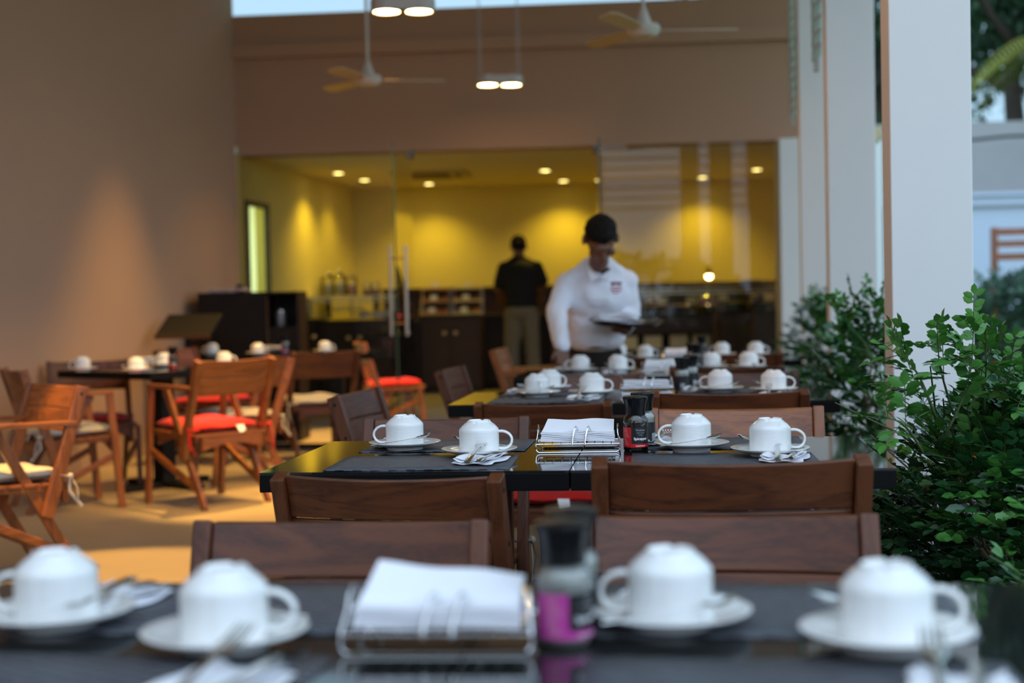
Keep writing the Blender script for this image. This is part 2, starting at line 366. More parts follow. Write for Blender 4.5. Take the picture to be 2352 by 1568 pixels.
# ---- glass front: two fixed panes and two leaves opened towards the terrace
def glass(name, a, b, z0=0.06, z1=2.515, t=0.012, parent=None):
    a = V((*a, 0)); b = V((*b, 0)); 
    mb = MB(); n = V((-(b - a).y, (b - a).x, 0)).normalized() * t
    mb.add([(a.x, a.y, z0), (b.x, b.y, z0), (b.x, b.y, z1), (a.x, a.y, z1)], [(0, 1, 2, 3)])
    o = mb.build(name, GLASSW, parent, smooth=False)
    return o
def edge(name, p, z0, z1, parent, w=0.014):
    mb = MB(); mb.box((p[0], p[1], (z0 + z1) / 2), (w, w, z1 - z0)); return mb.build(name, GEDGE, parent, smooth=False)
xl, xr = D(948, 500, 13).x, D(1368, 500, 13).x
g1 = struct(glass('window_1', (-2.50, bwy(-2.5)), (D(897, 500, 13).x, bwy(-1.0))))
g2 = struct(glass('window_2', (xr + 0.03, bwy(xr)), (2.56, bwy(2.56))))
mb = MB(); mb.box((0, bwy(0) + 0.02, 0.03), (5.1, 0.06, 0.06), M4.Rotation(BW, 3, 'Z')); struct(mb.build('trim_5', SATIN, smooth=False))
fl, fr_ = D(906, 500, 12.2), D(1379, 500, 12.2)
for nm, hx, f in (('door_2', xl, fl), ('door_3', xr, fr_)):
    h = V((hx, bwy(hx), 0)); dd = struct(glass(nm, (h.x, h.y - 0.02), (f.x, f.y), 0.02, 2.50))
    edge('door_edge', (f.x, f.y), 0.02, 2.50, dd)
    dv = (h - V((f.x, f.y, 0))).normalized(); sd = V((dv.y, -dv.x, 0))
    mb = MB(); mb.box((h.x + 0.0, h.y - 0.06, 2.47), (0.05, 0.10, 0.06)); mb.box((h.x, h.y - 0.06, 0.06), (0.05, 0.10, 0.06)); mb.build('hinge', mat('hinge_metal', (0.12, 0.1, 0.08), 0.4, metal=0.6), dd, bevel=0.004)
    if nm == 'door_2':
        c = V((f.x, f.y, 0)) + dv * 0.10
        for sg in (-1, 1):
            mb = MB(); q = c + sd * (0.068 * sg); mb.tube([(q.x, q.y, 0.84), (q.x, q.y, 1.62)], 0.014, 12); mb.build('handle', SATIN, dd)
        mb = MB()
        for z in (0.95, 1.51):
            a = c + sd * 0.068; b = c - sd * 0.068; mb.tube([(a.x, a.y, z), (b.x, b.y, z)], 0.007, 8)
        mb.build('handle_bolt', mat('copper_bolt', (0.35, 0.14, 0.06), 0.3, metal=0.8), dd)
# ------------------------------------------------------------------ lamps
def downlight(p, e, aim=None, spot=125, tilt=(0, 0)):
    t = thing('ceiling_downlight', (p[0], p[1], ZC), 0)
    mb = MB(); mb.lathe([(0.075, 0.0), (0.078, -0.008), (0.060, -0.008), (0.056, 0.0)], 24); mb.build('trim_ring', WHITEM, t)
    mb = MB(); mb.lathe([(0.056, -0.003), (0.0001, -0.003)], 24, cap0=False); mb.build('bulb', BULBY, t)
    lamp('SPOT', (0, 0, -0.03), e, YEL, 0.04, spot, 1.0, to=(tilt[0], tilt[1], -1), parent=t)
    return t
dl = [(773, 397, 'recessed ceiling downlight at the far left of the buffet room', 30), (833, 413, 'recessed downlight beside the left indoor wall, second from the left', 30),
      (987, 424, 'recessed downlight washing the back wall just right of the open door leaf', 48), (1252, 391, 'recessed downlight in the middle of the buffet room, nearer of the centre pair', 34),
      (1294, 415, 'recessed downlight above the waiter close to the back wall', 48), (1614, 407, 'recessed downlight seen through the right fixed pane, lower left one', 42),
      (1738, 389, 'recessed downlight at the far right seen through the right fixed pane', 34)]
for px, py, lb, e in dl:
    p = P(px, py, ZC); p.y = min(p.y, 16.8)
    t = downlight(p, e * (1.0 if py > 400 else 1.8)); tag(t, lb, 'ceiling light', 'recessed downlights of the buffet room')
    if px < 900: t.location.x += 0.02
# left-wall washers outside the frame, high on the terrace ceiling, and twin pendants
def ceil_spot(x, y, e, to, spot, lb, col=WARM, blend=0.6):
    t = thing('ceiling_spotlight', (x, y, 4.56), 0, lb, 'spotlight', 'spotlights under the terrace ceiling')
    mb = MB(); mb.lathe([(0.05, 0), (0.05, -0.10), (0.045, -0.12), (0.04, -0.10)], 20); mb.build('housing', IRON, t)
    mb = MB(); mb.lathe([(0.04, -0.10), (0.0001, -0.10)], 20, cap0=False); mb.build('bulb', BULB, t)
    lamp('SPOT', (0, 0, -0.13), e, col, 0.03, spot, blend, to=(to[0] - x, to[1] - y, to[2] - 4.56), parent=t)
ceil_spot(-1.60, 10.4, 950, (-2.05, 10.3, 0.3), 49, 'black spotlight on the terrace ceiling washing the left wall', blend=1.0)
ceil_spot(-1.05, 8.7, 1750, (-1.35, 8.1, 0), 22, 'black ceiling spotlight over the red-cushioned chair', blend=0.5)
ceil_spot(-0.7, 6.2, 900, (-1.65, 8.3, 0.5), 26, 'added unseen spotlight brightening the chairs at the left tables', blend=0.6)  # added lamp, warms the chair backs that face the camera
ceil_spot(-1.7, 5.2, 2000, (-1.68, 5.95, 0), 19, 'black ceiling spotlight over the bare floor on the left', blend=0.4)
ceil_spot(-0.9, 11.6, 1900, (-1.25, 12.0, 0.3), 24, 'black ceiling spotlight over the orange chair by the glass', blend=0.4)
ceil_spot(-2.7, 6.3, 130, (-2.7, 7.2, 0), 50, 'black ceiling spotlight over the chairs along the left wall')
def twin_pendant(px, py, y, lb, rz, e, aims):
    c = D(px, py, y)
    t = thing('twin_pendant_lamp', c, rz, lb, 'pendant lamp', 'twin halogen pendants')
    mb = MB()
    for sx in (-1, 1):
        mb.lathe([(0.098, 0.038), (0.100, 0.02), (0.100, -0.02), (0.097, -0.036), (0.080, -0.036), (0.080, 0.02)], 28, (0.098 * sx, 0, 0))
    for sy in (-1, 1): mb.box((0, 0.095 * sy, 0), (0.2, 0.008, 0.072))
    mb.build('housing', mat('pendant_housing', (0.50, 0.44, 0.40), 0.45), t)
    for k, sx in enumerate((-1, 1)):
        mb = MB(); mb.lathe([(0.080, -0.03), (0.05, -0.026), (0.0001, -0.024)], 24, (0.098 * sx, 0, 0), cap0=False); mb.build('bulb', BULB, t)
        mb = MB(); mb.lathe([(0.030, 0.05), (0.03, 0.03), (0.085, 0.0), (0.078, 0.0)], 20, (0.098 * sx, 0, 0)); mb.build('reflector', CHROME, t)
        lamp('SPOT', (0.098 * sx, 0, -0.05), e, WARM, 0.05, 70, 0.7, to=aims[k], parent=t)
        top = 4.56 - c.z
        for sy in (-1, 1):
            mb = MB(); mb.tube([(0.16 * sx, 0.06 * sy, 0.03), (0.16 * sx, 0.02 * sy, top)], 0.0025, 6); mb.build('wire', SATIN, t)
    return t
twin_pendant(925, 14, 8.7, 'nearer twin halogen pendant at the top of the photo', R(4), 85, [(-0.5, 0, -1), (-0.3, 0.2, -1)])
twin_pendant(1147, 186, 11.9, 'farther twin halogen pendant hanging before the taupe header', R(8), 60, [(-0.9, 0.3, -1), (-0.2, -0.3, -1)])
def fan(px, py, y, lb, rz, lean=0.0):
    c = D(px, py, y); t = thing('ceiling_fan', c, rz, lb, 'ceiling fan', 'ceiling fans')
    FM = mat('fan_cream', (0.62, 0.56, 0.50), 0.4)
    mb = MB(); mb.lathe([(0.03, -0.045), (0.085, -0.04), (0.105, -0.015), (0.112, 0.01), (0.10, 0.035), (0.05, 0.045), (0.03, 0.05)], 32); mb.build('motor', FM, t)
    mb = MB(); mb.lathe([(0.055, 0.045), (0.05, 0.06), (0.022, 0.14), (0.016, 0.15)], 24); mb.build('canopy', FM, t)
    mb = MB(); mb.tube([(0, 0, 0.1), (0, 0, 4.56 - c.z)], 0.0125, 10); mb.build('rod', FM, t)
    for k in range(3):
        a = 2 * pi * k / 3
        ro = M4.Rotation(a, 3, 'Z') @ M4.Rotation(R(12), 3, 'X')
        mb = MB(); pts = [(0.10, -0.03), (0.18, -0.055), (0.55, -0.065), (0.62, -0.04), (0.62, 0.04), (0.55, 0.065), (0.18, 0.055), (0.10, 0.03)]
        n = len(pts); vs = [ro @ V((x, yy, 0.003)) for x, yy in pts] + [ro @ V((x, yy, -0.003)) for x, yy in pts]
        mb.add(vs, [tuple(range(n)), tuple(range(n, 2 * n))[::-1]] + [(i, n + i, n + (i + 1) % n, (i + 1) % n) for i in range(n)])
        mb.build('blade', mat('fan_blade', (0.60, 0.45, 0.28), 0.35), t)
    return t
fan(845, 184, 11.4, 'cream three-bladed ceiling fan on a long rod left of the pendants', R(10))
fan(1478, 70, 9.4, 'cream three-bladed ceiling fan at the top right of the photo', R(2))
# louvre panels high between the columns
def louvre(name, a, b, z0, z1, n, lb, tiltd=-38):
    a, b = V((*a, 0)), V((*b, 0)); u = (b - a); L = u.length; u.normalize(); rz = math.atan2(u.y, u.x)
    t = thing(name, (a.x, a.y, 0), rz, lb, 'louvre panel')
    mb = MB()
    mb.box((L - 0.03, 0, (z0 + z1) / 2), (0.05, 0.03, z1 - z0)); mb.build('frame', SLAT, t, smooth=False)
    mb = MB()
    for k in range(n):
        z = z0 + 0.08 + (z1 - z0 - 0.16) * k / (n - 1); mb.box((L / 2, 0, z), (L - 0.01, 0.060 if L < 1 else 0.10, 0.010), M4.Rotation(R(tiltd), 3, 'X'))
    o = mb.build('slats', SLAT, t, smooth=False)
    return t
def cc(i): return (cols[i][0] - 0.165, cols[i][1] + 0.02)
def cn(i): return (cols[i][0] - 0.165, cols[i][1] - 0.02)
louvre('louvre_shutter', (1.715, 7.88), (1.80, 8.30), 2.41, 4.54, 26, 'short stack of pale louvre blades high behind the second white column', -42)
louvre('louvre_shutter', (2.178, 10.88), (2.262, 11.3), 2.45, 4.54, 26, 'short stack of pale louvre blades beside the taupe header wall', -42)
louvre('louvre_screen', (-0.9, -5.3), (2.3, -5.5), 3.0, 4.9, 9, 'wide slatted louvre screen mirrored in the glass front', 20)
mb = MB()
for x in (-1.05, 2.45): mb.box((x, -5.35 - 0.06 * x, 2.45), (0.18, 0.18, 4.9))
struct(mb.build('trim_6', SLAT, smooth=False))
ceil_spot(-0.45, 4.5, 120, (1.15, 4.62, 1.2), 40, 'added unseen spotlight warming the inner side of the nearest column', (1.0, 0.40, 0.08), 0.9)  # this and the next two are added lamps to warm the columns' inner sides
ceil_spot(-0.1, 7.6, 110, (1.65, 7.75, 1.2), 40, 'added unseen spotlight warming the inner side of the second column', (1.0, 0.40, 0.08), 0.9)
ceil_spot(0.5, 10.5, 90, (2.15, 10.75, 1.2), 40, 'added unseen spotlight warming the inner side of the third column', (1.0, 0.40, 0.08), 0.9)
struct(quadwall('wall_sky_block', (-5.5, -5.3), (-1.1, -5.35), 0, 5.0, 0.2, WALL))  # unseen wall added to keep bright sky out of the left pane's reflection
# ------------------------------------------------------------------ chairs
def bar_part(name, a, b, w, t, side, m, parent, bev=0.004):
    mb = MB(); mb.beam(a, b, w, t, side); return mb.build(name, m, parent, smooth=False, bevel=bev)
def make_chair(arms, cushion, dark=False, tie=True, wide=0.52):
    X, Y, Z = (TEAKX_SHADE, TEAKY_SHADE, TEAKZ_SHADE) if dark else (TEAKX, TEAKY, TEAKZ)  # dark picks the teak copy toned for shade
    t = thing('folding_armchair' if arms else 'folding_chair'); t['category'] = 'chair'
    hw = wide / 2 - 0.018
    for s in (-1, 1):
        # back post leans from the backrest forward-down to the rear leg
        bar_part('back_post', (s * hw, -0.268, 0.79), (s * hw, -0.10, 0.26), 0.032, 0.05, (1, 0, 0), Z, t)
        for z in (0.76, 0.64):
            k = (0.79 - z) / 0.53; mb = MB(); mb.lathe([(0.0001, 0), (0.006, 0)], 10, (0, 0, 0)); n = len(mb.v) - 20
            for i in range(n, len(mb.v)):
                v = mb.v[i]; mb.v[i] = (s * (hw + 0.0166), -0.268 + 0.168 * k + v[0], z + v[1])
            mb.build('screw', SCREW, t, smooth=False)
        xr_ = s * (hw - 0.033)
        topz = 0.635 if arms else 0.40
        ty = 0.10 if arms else -0.012
        bar_part('rear_leg', (xr_, ty, topz), (xr_, -0.25, 0.0), 0.026, 0.042, (1, 0, 0), Z, t)
        bar_part('front_leg', (s * hw, 0.195 if arms else 0.212, 0.64 if arms else 0.39), (s * hw, 0.25, 0.0), 0.028, 0.040, (1, 0, 0), Z, t)
        bar_part('stretcher', (s * (hw - 0.005), 0.222, 0.30), (xr_, -0.20, 0.095), 0.022, 0.034, (1, 0, 0), Y, t)
        bar_part('seat_rail', (xr_, -0.20, 0.375), (xr_, 0.25, 0.395), 0.024, 0.035, (1, 0, 0), Y, t)
        if arms:
            mb = MB(); mb.beam((s * (hw - 0.004), -0.235, 0.640), (s * (hw - 0.004), 0.215, 0.650), 0.046, 0.022); mb.build('armrest', Y, t, smooth=False, bevel=0.005)
    # backrest: two curved boards with a slot between them
    for z0, z1 in ((0.696, 0.79), (0.600, 0.6925)):
        mb = MB(); n = 12; vs = []; fs = []
        for i in range(n + 1):
            u = -1 + 2 * i / n; x = u * (hw - 0.016); cv = -0.030 * (1 - u * u); dip = 0.006 * (1 - u * u) if z1 > 0.75 else 0
            for z in (z0, z1 - dip):
                k = (0.79 - z) / 0.53; y = -0.268 + 0.168 * k + cv
                vs += [(x, y - 0.011, z), (x, y + 0.011, z)]
        for i in range(n):
            a = i * 4; b = a + 4
            fs += [(a, b, b + 1, a + 1), (a + 2, a + 3, b + 3, b + 2), (a, a + 2, b + 2, b), (a + 1, b + 1, b + 3, a + 3)]
        fs += [(0, 1, 3, 2), (n * 4, n * 4 + 2, n * 4 + 3, n * 4 + 1)]
        mb.add(vs, fs); mb.build('back_board', X, t, ang=50, bevel=0.003)
    # slatted seat and arched aprons
    mb = MB()
    for k in range(7):
        y = -0.185 + 0.07 * k; mb.box((0, y, 0.398 + 0.0028 * k - 0.01), (2 * hw - 0.02, 0.058, 0.014))
    mb.build('seat', X, t, smooth=False, bevel=0.002)
    for y, zt in ((-0.205, 0.38), (0.215, 0.395)):
        mb = MB(); n = 12; vs = []; fs = []
        for i in range(n + 1):
            u = -1 + 2 * i / n; x = u * (hw - 0.05); zb = zt - 0.075 + 0.035 * (1 - u * u)
            vs += [(x, y - 0.011, zb), (x, y + 0.011, zb), (x, y - 0.011, zt), (x, y + 0.011, zt)]
        for i in range(n):
            a = i * 4; b = a + 4
            fs += [(a, b, b + 1, a + 1), (a + 2, a + 3, b + 3, b + 2), (a, a + 2, b + 2, b), (a + 1, b + 1, b + 3, a + 3)]
        fs += [(0, 1, 3, 2), (n * 4, n * 4 + 2, n * 4 + 3, n * 4 + 1)]
        mb.add(vs, fs); mb.build('apron', X, t, ang=50)
    if cushion:
        n = 14; vs = []; fs = []; cw = hw - 0.045; cd = 0.215
        for side in (1, -1):
            for i in range(n + 1):
                for j in range(n + 1):
                    u = -1 + 2 * i / n; v = -1 + 2 * j / n
                    e = max(0.0, (1 - abs(u) ** 5) * (1 - abs(v) ** 5)) ** 0.55
                    pw = 1 - 0.035 * (1 - max(abs(u), abs(v)) ** 6) * 0 + 0.02 * abs(u * v)
                    lump = 0.006 * sin(5 * u + 2) * cos(4 * v + 1)
                    z = 0.429 + side * (0.030 * e) + (lump if side > 0 else 0) + 0.006 * (v + 1)
                    vs.append((u * cw * pw, 0.02 + v * cd * pw, z))
        m = (n + 1) ** 2
        for i in range(n):
            for j in range(n):
                a = i * (n + 1) + j; q = (a, a + n + 1, a + n + 2, a + 1); fs += [q, tuple(m + x for x in q[::-1])]
        rim = [i * (n + 1) for i in range(n + 1)] + [n * (n + 1) + j for j in range(1, n + 1)] + [i * (n + 1) + n for i in range(n - 1, -1, -1)] + [j for j in range(n - 1, 0, -1)]
        for k in range(len(rim)):
            a, b = rim[k], rim[(k + 1) % len(rim)]; fs.append((a, m + a, m + b, b))
        mb = MB(); mb.add(vs, fs); cu_ = mb.build('cushion', cushion, t, ang=80)
        mb = MB(); mb.add([(0.04, -0.198, 0.432), (0.085, -0.202, 0.432), (0.090, -0.218, 0.402), (0.050, -0.222, 0.392)], [(0, 1, 2, 3)]); mb.build('care_tag', TAGW, cu_, smooth=False)
        if tie:
            for s in (-1, 1):
                px_ = s * (hw + 0.020); mb = MB()
                mb.tube([(s * (hw - 0.05), -0.185, 0.424), (px_, -0.16, 0.427), (px_, -0.205, 0.422), (s * (hw - 0.02), -0.205, 0.420), (s * (hw - 0.05), -0.19, 0.422)], 0.0055, 6)
                mb.ell((px_ + s * 0.004, -0.195, 0.424), (0.011, 0.013, 0.012), 8, 6)
                mb.tube([(px_, -0.2, 0.422), (px_ + s * 0.014, -0.22, 0.372), (px_ + s * 0.006, -0.225, 0.317)], [0.004, 0.005, 0.006], 6, sq=(1.3, 0.5))
                mb.tube([(px_, -0.195, 0.422), (px_ + s * 0.004, -0.19, 0.362), (px_ - s * 0.004, -0.245, 0.292)], [0.004, 0.005, 0.006], 6, sq=(1.3, 0.5))
                mb.build('tie', cushion, cu_)
    return t
PC = {}
def chair(kind, top, rz, label, ztop=0.79, wscale=1.0):
    """top = plan point of the middle of the backrest's top edge; rz turns the facing direction from +y"""
    if kind not in PC:
        a, c, dk = kind; PC[kind] = make_chair(a, {'r': REDF, 'g': GREYF, 'b': BEIGEF}[c], dk)
    f = V((-sin(rz), cos(rz), 0)); s = ztop / 0.79
    o = V((top[0], top[1], 0)) + f * (0.268 * s)
    return place(PC[kind], (o.x, o.y, 0), rz, label, 'folding teak chairs', (s * wscale, s, s))
def ctop(px, d): return D(px, 900, d).to_2d()
TB = R(-6.6)
A_, N_ = True, False
chair((N_, 'g', True), ctop(881, 2.95), TB + R(-6), 'shaded teak folding chair, near left of the second table, back to the camera', 0.765)
chair((N_, 'g', True), ctop(1675, 2.70), TB + R(2), 'shaded teak folding chair, near right of the second table, back to the camera', 0.812, 1.0)
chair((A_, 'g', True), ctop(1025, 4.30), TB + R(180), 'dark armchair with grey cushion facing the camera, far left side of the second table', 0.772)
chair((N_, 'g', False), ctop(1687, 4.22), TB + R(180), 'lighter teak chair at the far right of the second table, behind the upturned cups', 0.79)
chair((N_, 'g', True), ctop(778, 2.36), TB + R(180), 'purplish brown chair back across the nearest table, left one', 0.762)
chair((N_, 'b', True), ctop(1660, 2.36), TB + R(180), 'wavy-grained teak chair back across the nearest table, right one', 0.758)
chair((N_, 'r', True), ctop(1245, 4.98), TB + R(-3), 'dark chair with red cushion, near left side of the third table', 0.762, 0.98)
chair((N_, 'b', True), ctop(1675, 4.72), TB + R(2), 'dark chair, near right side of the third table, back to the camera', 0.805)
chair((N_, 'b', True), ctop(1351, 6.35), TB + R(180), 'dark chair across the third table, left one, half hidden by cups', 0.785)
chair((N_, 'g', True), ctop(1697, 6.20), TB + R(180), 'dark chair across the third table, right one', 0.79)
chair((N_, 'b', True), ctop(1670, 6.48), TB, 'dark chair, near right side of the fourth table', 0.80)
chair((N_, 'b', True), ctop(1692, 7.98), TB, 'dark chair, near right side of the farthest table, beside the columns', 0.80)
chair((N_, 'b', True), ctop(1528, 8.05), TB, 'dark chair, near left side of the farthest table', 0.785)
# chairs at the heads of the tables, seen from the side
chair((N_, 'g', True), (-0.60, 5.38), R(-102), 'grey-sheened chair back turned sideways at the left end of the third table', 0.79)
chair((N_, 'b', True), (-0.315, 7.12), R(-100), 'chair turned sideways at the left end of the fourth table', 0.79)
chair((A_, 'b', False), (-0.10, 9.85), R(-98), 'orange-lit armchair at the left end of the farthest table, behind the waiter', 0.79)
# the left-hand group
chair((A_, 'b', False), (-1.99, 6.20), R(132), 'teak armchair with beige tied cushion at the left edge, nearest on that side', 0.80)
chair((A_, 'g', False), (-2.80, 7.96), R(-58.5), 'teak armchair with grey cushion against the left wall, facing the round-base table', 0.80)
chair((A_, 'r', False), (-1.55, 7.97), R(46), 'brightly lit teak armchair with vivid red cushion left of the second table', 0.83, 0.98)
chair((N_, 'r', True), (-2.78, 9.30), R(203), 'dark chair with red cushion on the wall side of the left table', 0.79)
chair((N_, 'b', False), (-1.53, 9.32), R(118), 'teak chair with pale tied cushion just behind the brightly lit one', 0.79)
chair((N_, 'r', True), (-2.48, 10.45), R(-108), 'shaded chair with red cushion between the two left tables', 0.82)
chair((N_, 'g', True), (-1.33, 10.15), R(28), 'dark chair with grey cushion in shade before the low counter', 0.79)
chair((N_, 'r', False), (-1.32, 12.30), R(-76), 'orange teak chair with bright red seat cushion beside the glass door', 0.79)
# ------------------------------------------------------------------ tables
def make_table(w, d):
    t = thing('dining_table'); t['category'] = 'table'
    mb = MB(); mb.box((0, 0, 0.7475), (w - 0.003, d, 0.005)); mb.cur = 0
    mb.build('table_surface', BLACKT, t, smooth=False)
    mb = MB(); mb.box((0, 0, 0.725), (w - 0.003, d, 0.040)); mb.build('tabletop', BLACKE, t, smooth=False, bevel=0.002)
    mb = MB(); mb.box((0, 0, 0.37), (0.10, 0.10, 0.67)); mb.box((0, 0, 0.697), (0.34, 0.34, 0.014)); mb.build('pedestal', IRON, t, smooth=False, bevel=0.004)
    mb = MB()
    for k in range(2): mb.box((0, 0, 0.022), (0.66, 0.075, 0.03), M4.Rotation(k * pi / 2, 3, 'Z'))
    for k in range(4): mb.box((0.31 * cos(k * pi / 2), 0.31 * sin(k * pi / 2), 0.006), (0.05, 0.05, 0.012))
    mb.build('base', IRON, t, smooth=False, bevel=0.003)
    return t
T70 = make_table(0.70, 0.70); TBIG = make_table(0.90, 0.90)
ax = V((cos(TB), sin(TB), 0)); ay = V((-sin(TB), cos(TB), 0))
rows = []
orig = [V((-0.79, 1.26, 0)), P(593.6, 1085.4, 0.75), P(1027.5, 930, 0.75)]
orig.append(V((0.0, 6.87, 0))); orig.append(V((0.27, 8.31, 0)))
names = ['nearest', 'second', 'third', 'fourth', 'farthest']
for i, o in enumerate(orig):
    o = V((o.x, o.y, 0))
    for k, sd in ((0, 'left'), (1, 'right')):
        c = o + ax * (0.35 + 0.70 * k) + ay * 0.35
        place(T70, c, TB, 'square black-topped table, %s half of the %s pair along the right row' % (sd, names[i]), 'paired black tables')
    rows.append(o)
place(TBIG, (-2.20, 8.92, 0), R(-37), 'larger black pedestal table turned at an angle near the left wall', 'black tables on the left')
place(T70, (-2.07, 11.16, 0), R(-4), 'black table in shade before the host counter, left half of a pair', 'black tables on the left')
place(T70, (-1.37, 11.11, 0), R(-4), 'black table in shade before the host counter, right half of a pair', 'black tables on the left')
# ------------------------------------------------------------------ tableware prototypes (origin on the table)
def make_saucer():
    mb = MB(); mb.lathe([(0.0001, 0.010), (0.036, 0.009), (0.040, 0.0), (0.045, 0.0), (0.047, 0.008), (0.062, 0.011), (0.084, 0.017), (0.0905, 0.0205), (0.0915, 0.0225), (0.089, 0.0235), (0.070, 0.0185), (0.050, 0.0145), (0.034, 0.013), (0.0001, 0.013)], 56)
    return mb.build('saucer', PORC, ang=60)
def make_cup():
    t = thing('coffee_cup')
    prof = [(0.0440, 0.0), (0.0475, 0.0), (0.0483, 0.002)]
    z = 0.003
    while z < 0.051:
        prof += [(0.0479, z), (0.04825, z + 0.0006), (0.04825, z + 0.0016), (0.0479, z + 0.0022)]; z += 0.00275
    prof += [(0.0480, 0.0535), (0.0478, 0.0555), (0.0462, 0.0585), (0.0400, 0.0655), (0.0330, 0.0715), (0.0285, 0.0745), (0.0275, 0.0775), (0.0262, 0.0790), (0.0242, 0.0785), (0.0232, 0.0755), (0.0200, 0.0745), (0.0001, 0.0745)]
    nb = len(prof) - 7
    def fn(i, g, r, z):
        if i >= nb and i < nb + 4: return r, z - 0.0032 * max(0, cos(4 * g + 0.8)) ** 6 * 1.0
        return r, z
    mb = MB(); mb.lathe(prof, 56, cap0=False, fn=fn)
    mb.lathe([(0.0440, 0.0), (0.0445, 0.05), (0.036, 0.064), (0.0001, 0.070)], 40, cap0=False)
    mb.build('body', PORC, t, ang=55)
    mb = MB(); pts = [(0.045, 0, 0.050), (0.055, 0, 0.0515), (0.066, 0, 0.049), (0.0765, 0, 0.041), (0.0805, 0, 0.030), (0.078, 0, 0.018), (0.069, 0, 0.0095), (0.058, 0, 0.0065), (0.045, 0, 0.009)]
    mb.tube(pts, [0.0048, 0.0046, 0.0044, 0.0042, 0.0042, 0.0042, 0.0044, 0.0048, 0.0054], 12, sq=(1.5, 0.85)); h = mb.build('handle', PORC, t, ang=80, sub=1)
    t['category'] = 'cup'; return t   # upturned cup
def make_spoon():
    L = 0.145; mb = MB()
    hp = [(-0.075, 0, 0.006), (-0.05, 0, 0.0085), (-0.01, 0, 0.014), (0.025, 0, 0.020), (0.036, 0, 0.021)]
    mb.tube(hp, [0.0052, 0.0042, 0.0028, 0.0022, 0.0026], 10, sq=(1.0, 0.45))
    # bowl: thin dished ellipse, open side up
    n, m = 20, 6; vs = []; fs = []
    for sh in (0, 1):
        for i in range(m + 1):
            rr = i / m
            for j in range(n):
                g = 2 * pi * j / n; x = 0.020 * rr * cos(g) * (1.0 if cos(g) > 0 else 1.0); y = 0.0135 * rr * sin(g)
                vs.append((0.054 + x, y, 0.0285 + x * 0.28 - 0.0065 * (1 - rr * rr) - sh * 0.0011))
    for sh in (0, 1):
        b = sh * (m + 1) * n
        for i in range(m):
            for j in range(n): fs.append((b + i * n + j, b + i * n + (j + 1) % n, b + (i + 1) * n + (j + 1) % n, b + (i + 1) * n + j))
    e1 = m * n; e2 = e1 + (m + 1) * n
    for j in range(n): fs.append((e1 + j, e1 + (j + 1) % n, e2 + (j + 1) % n, e2 + j))
    mb.add(vs, fs); o = mb.build('teaspoon', STEEL, ang=60); o['category'] = 'spoon'; return o
def make_fork():
    mb = MB(); mb.tube([(0, -0.095, 0.003), (0, -0.085, 0.004), (0, -0.03, 0.006), (0, 0.02, 0.007), (0, 0.032, 0.007)], [0.0065, 0.0075, 0.0045, 0.0032, 0.006], 10, sq=(1.0, 0.4))
    mb.tube([(0, 0.028, 0.007), (0, 0.04, 0.0065), (0, 0.052, 0.006)], [0.007, 0.0105, 0.0108], 10, sq=(1, 0.16))
    for k in range(4):
        x = -0.0090 + 0.006 * k; mb.tube([(x, 0.048, 0.006), (x, 0.07, 0.0065), (x * 0.92, 0.098, 0.011)], [0.0022, 0.002, 0.0012], 6, sq=(1, 0.8))
    o = mb.build('fork', STEEL, ang=60); o['category'] = 'fork'; return o
def make_knife():
    mb = MB(); mb.tube([(0, -0.10, 0.004), (0, -0.09, 0.005), (0, -0.05, 0.005), (0, 0.0, 0.0045)], [0.006, 0.008, 0.007, 0.005], 10, sq=(1, 0.5))
    mb.prism([(-0.006, 0.0), (0.006, 0.0), (0.008, 0.06), (0.004, 0.095), (-0.003, 0.105), (-0.007, 0.06)], 0.0035, 0.005)
    o = mb.build('knife', STEEL, ang=60); o['category'] = 'knife'; return o
def make_napkin():
    n, m = 16, 10; vs = []; fs = []
    for k in range(3):
        b = len(vs)
        for i in range(n + 1):
            for j in range(m + 1):
                u = i / n - 0.5; v = j / m - 0.5; w = 1 - 0.10 * k
                x = u * 0.098 * w + 0.004 * sin(9 * v + k); y = v * 0.155 * w + 0.003 * sin(7 * u + 2 * k)
                z = 0.0018 + 0.0028 * k + 0.003 * sin(6 * u + 4 * v + k) ** 2 + (0.010 * max(0, abs(u) - 0.3) * 4 * (k > 0))
                vs.append((x, y, z))
        for i in range(n):
            for j in range(m):
                a = b + i * (m + 1) + j; fs.append((a, a + m + 1, a + m + 2, a + 1))
    mb = MB(); mb.add(vs, fs); o = mb.build('paper_napkin', PAPER, sharp=False); o['category'] = 'napkin'
    s_ = o.modifiers.new('thick', 'SOLIDIFY'); s_.thickness = 0.0012; return o
def make_mat():
    mb = MB(); n = 20; w, d = 0.42, 0.285; vs = []; fs = []
    for i in range(n + 1):
        for j in range(5):
            u = i / n - 0.5; v = j / 4 - 0.5; vs.append((u * w, v * d, 0.0022 + 0.0006 * sin(11 * u)))
    for i in range(n):
        for j in range(4): a = i * 5 + j; fs.append((a, a + 5, a + 6, a + 1))
    mb.add(vs, fs); o = mb.build('placemat', MATW); s_ = o.modifiers.new('thick', 'SOLIDIFY'); s_.thickness = 0.0016; s_.offset = -1
    o['category'] = 'placemat'; return o
def text_mesh(body, size, name, m, parent, mapf, bold=0.0, align='LEFT'):
    c = bpy.data.curves.new(name, 'FONT'); c.body = body; c.size = size; c.extrude = 0.0; c.align_x = align; c.offset = bold; c.resolution_u = 3
    tmp = bpy.data.objects.new('tmp', c); S.collection.objects.link(tmp); dg = bpy.context.evaluated_depsgraph_get(); dg.update()
    me = bpy.data.meshes.new_from_object(tmp.evaluated_get(dg)); bpy.data.objects.remove(tmp)
    for v in me.vertices: v.co = mapf(v.co.x, v.co.y)
    me.materials.clear(); me.materials.append(m)
    o = bpy.data.objects.new(name, me); S.collection.objects.link(o); o.parent = parent; return o
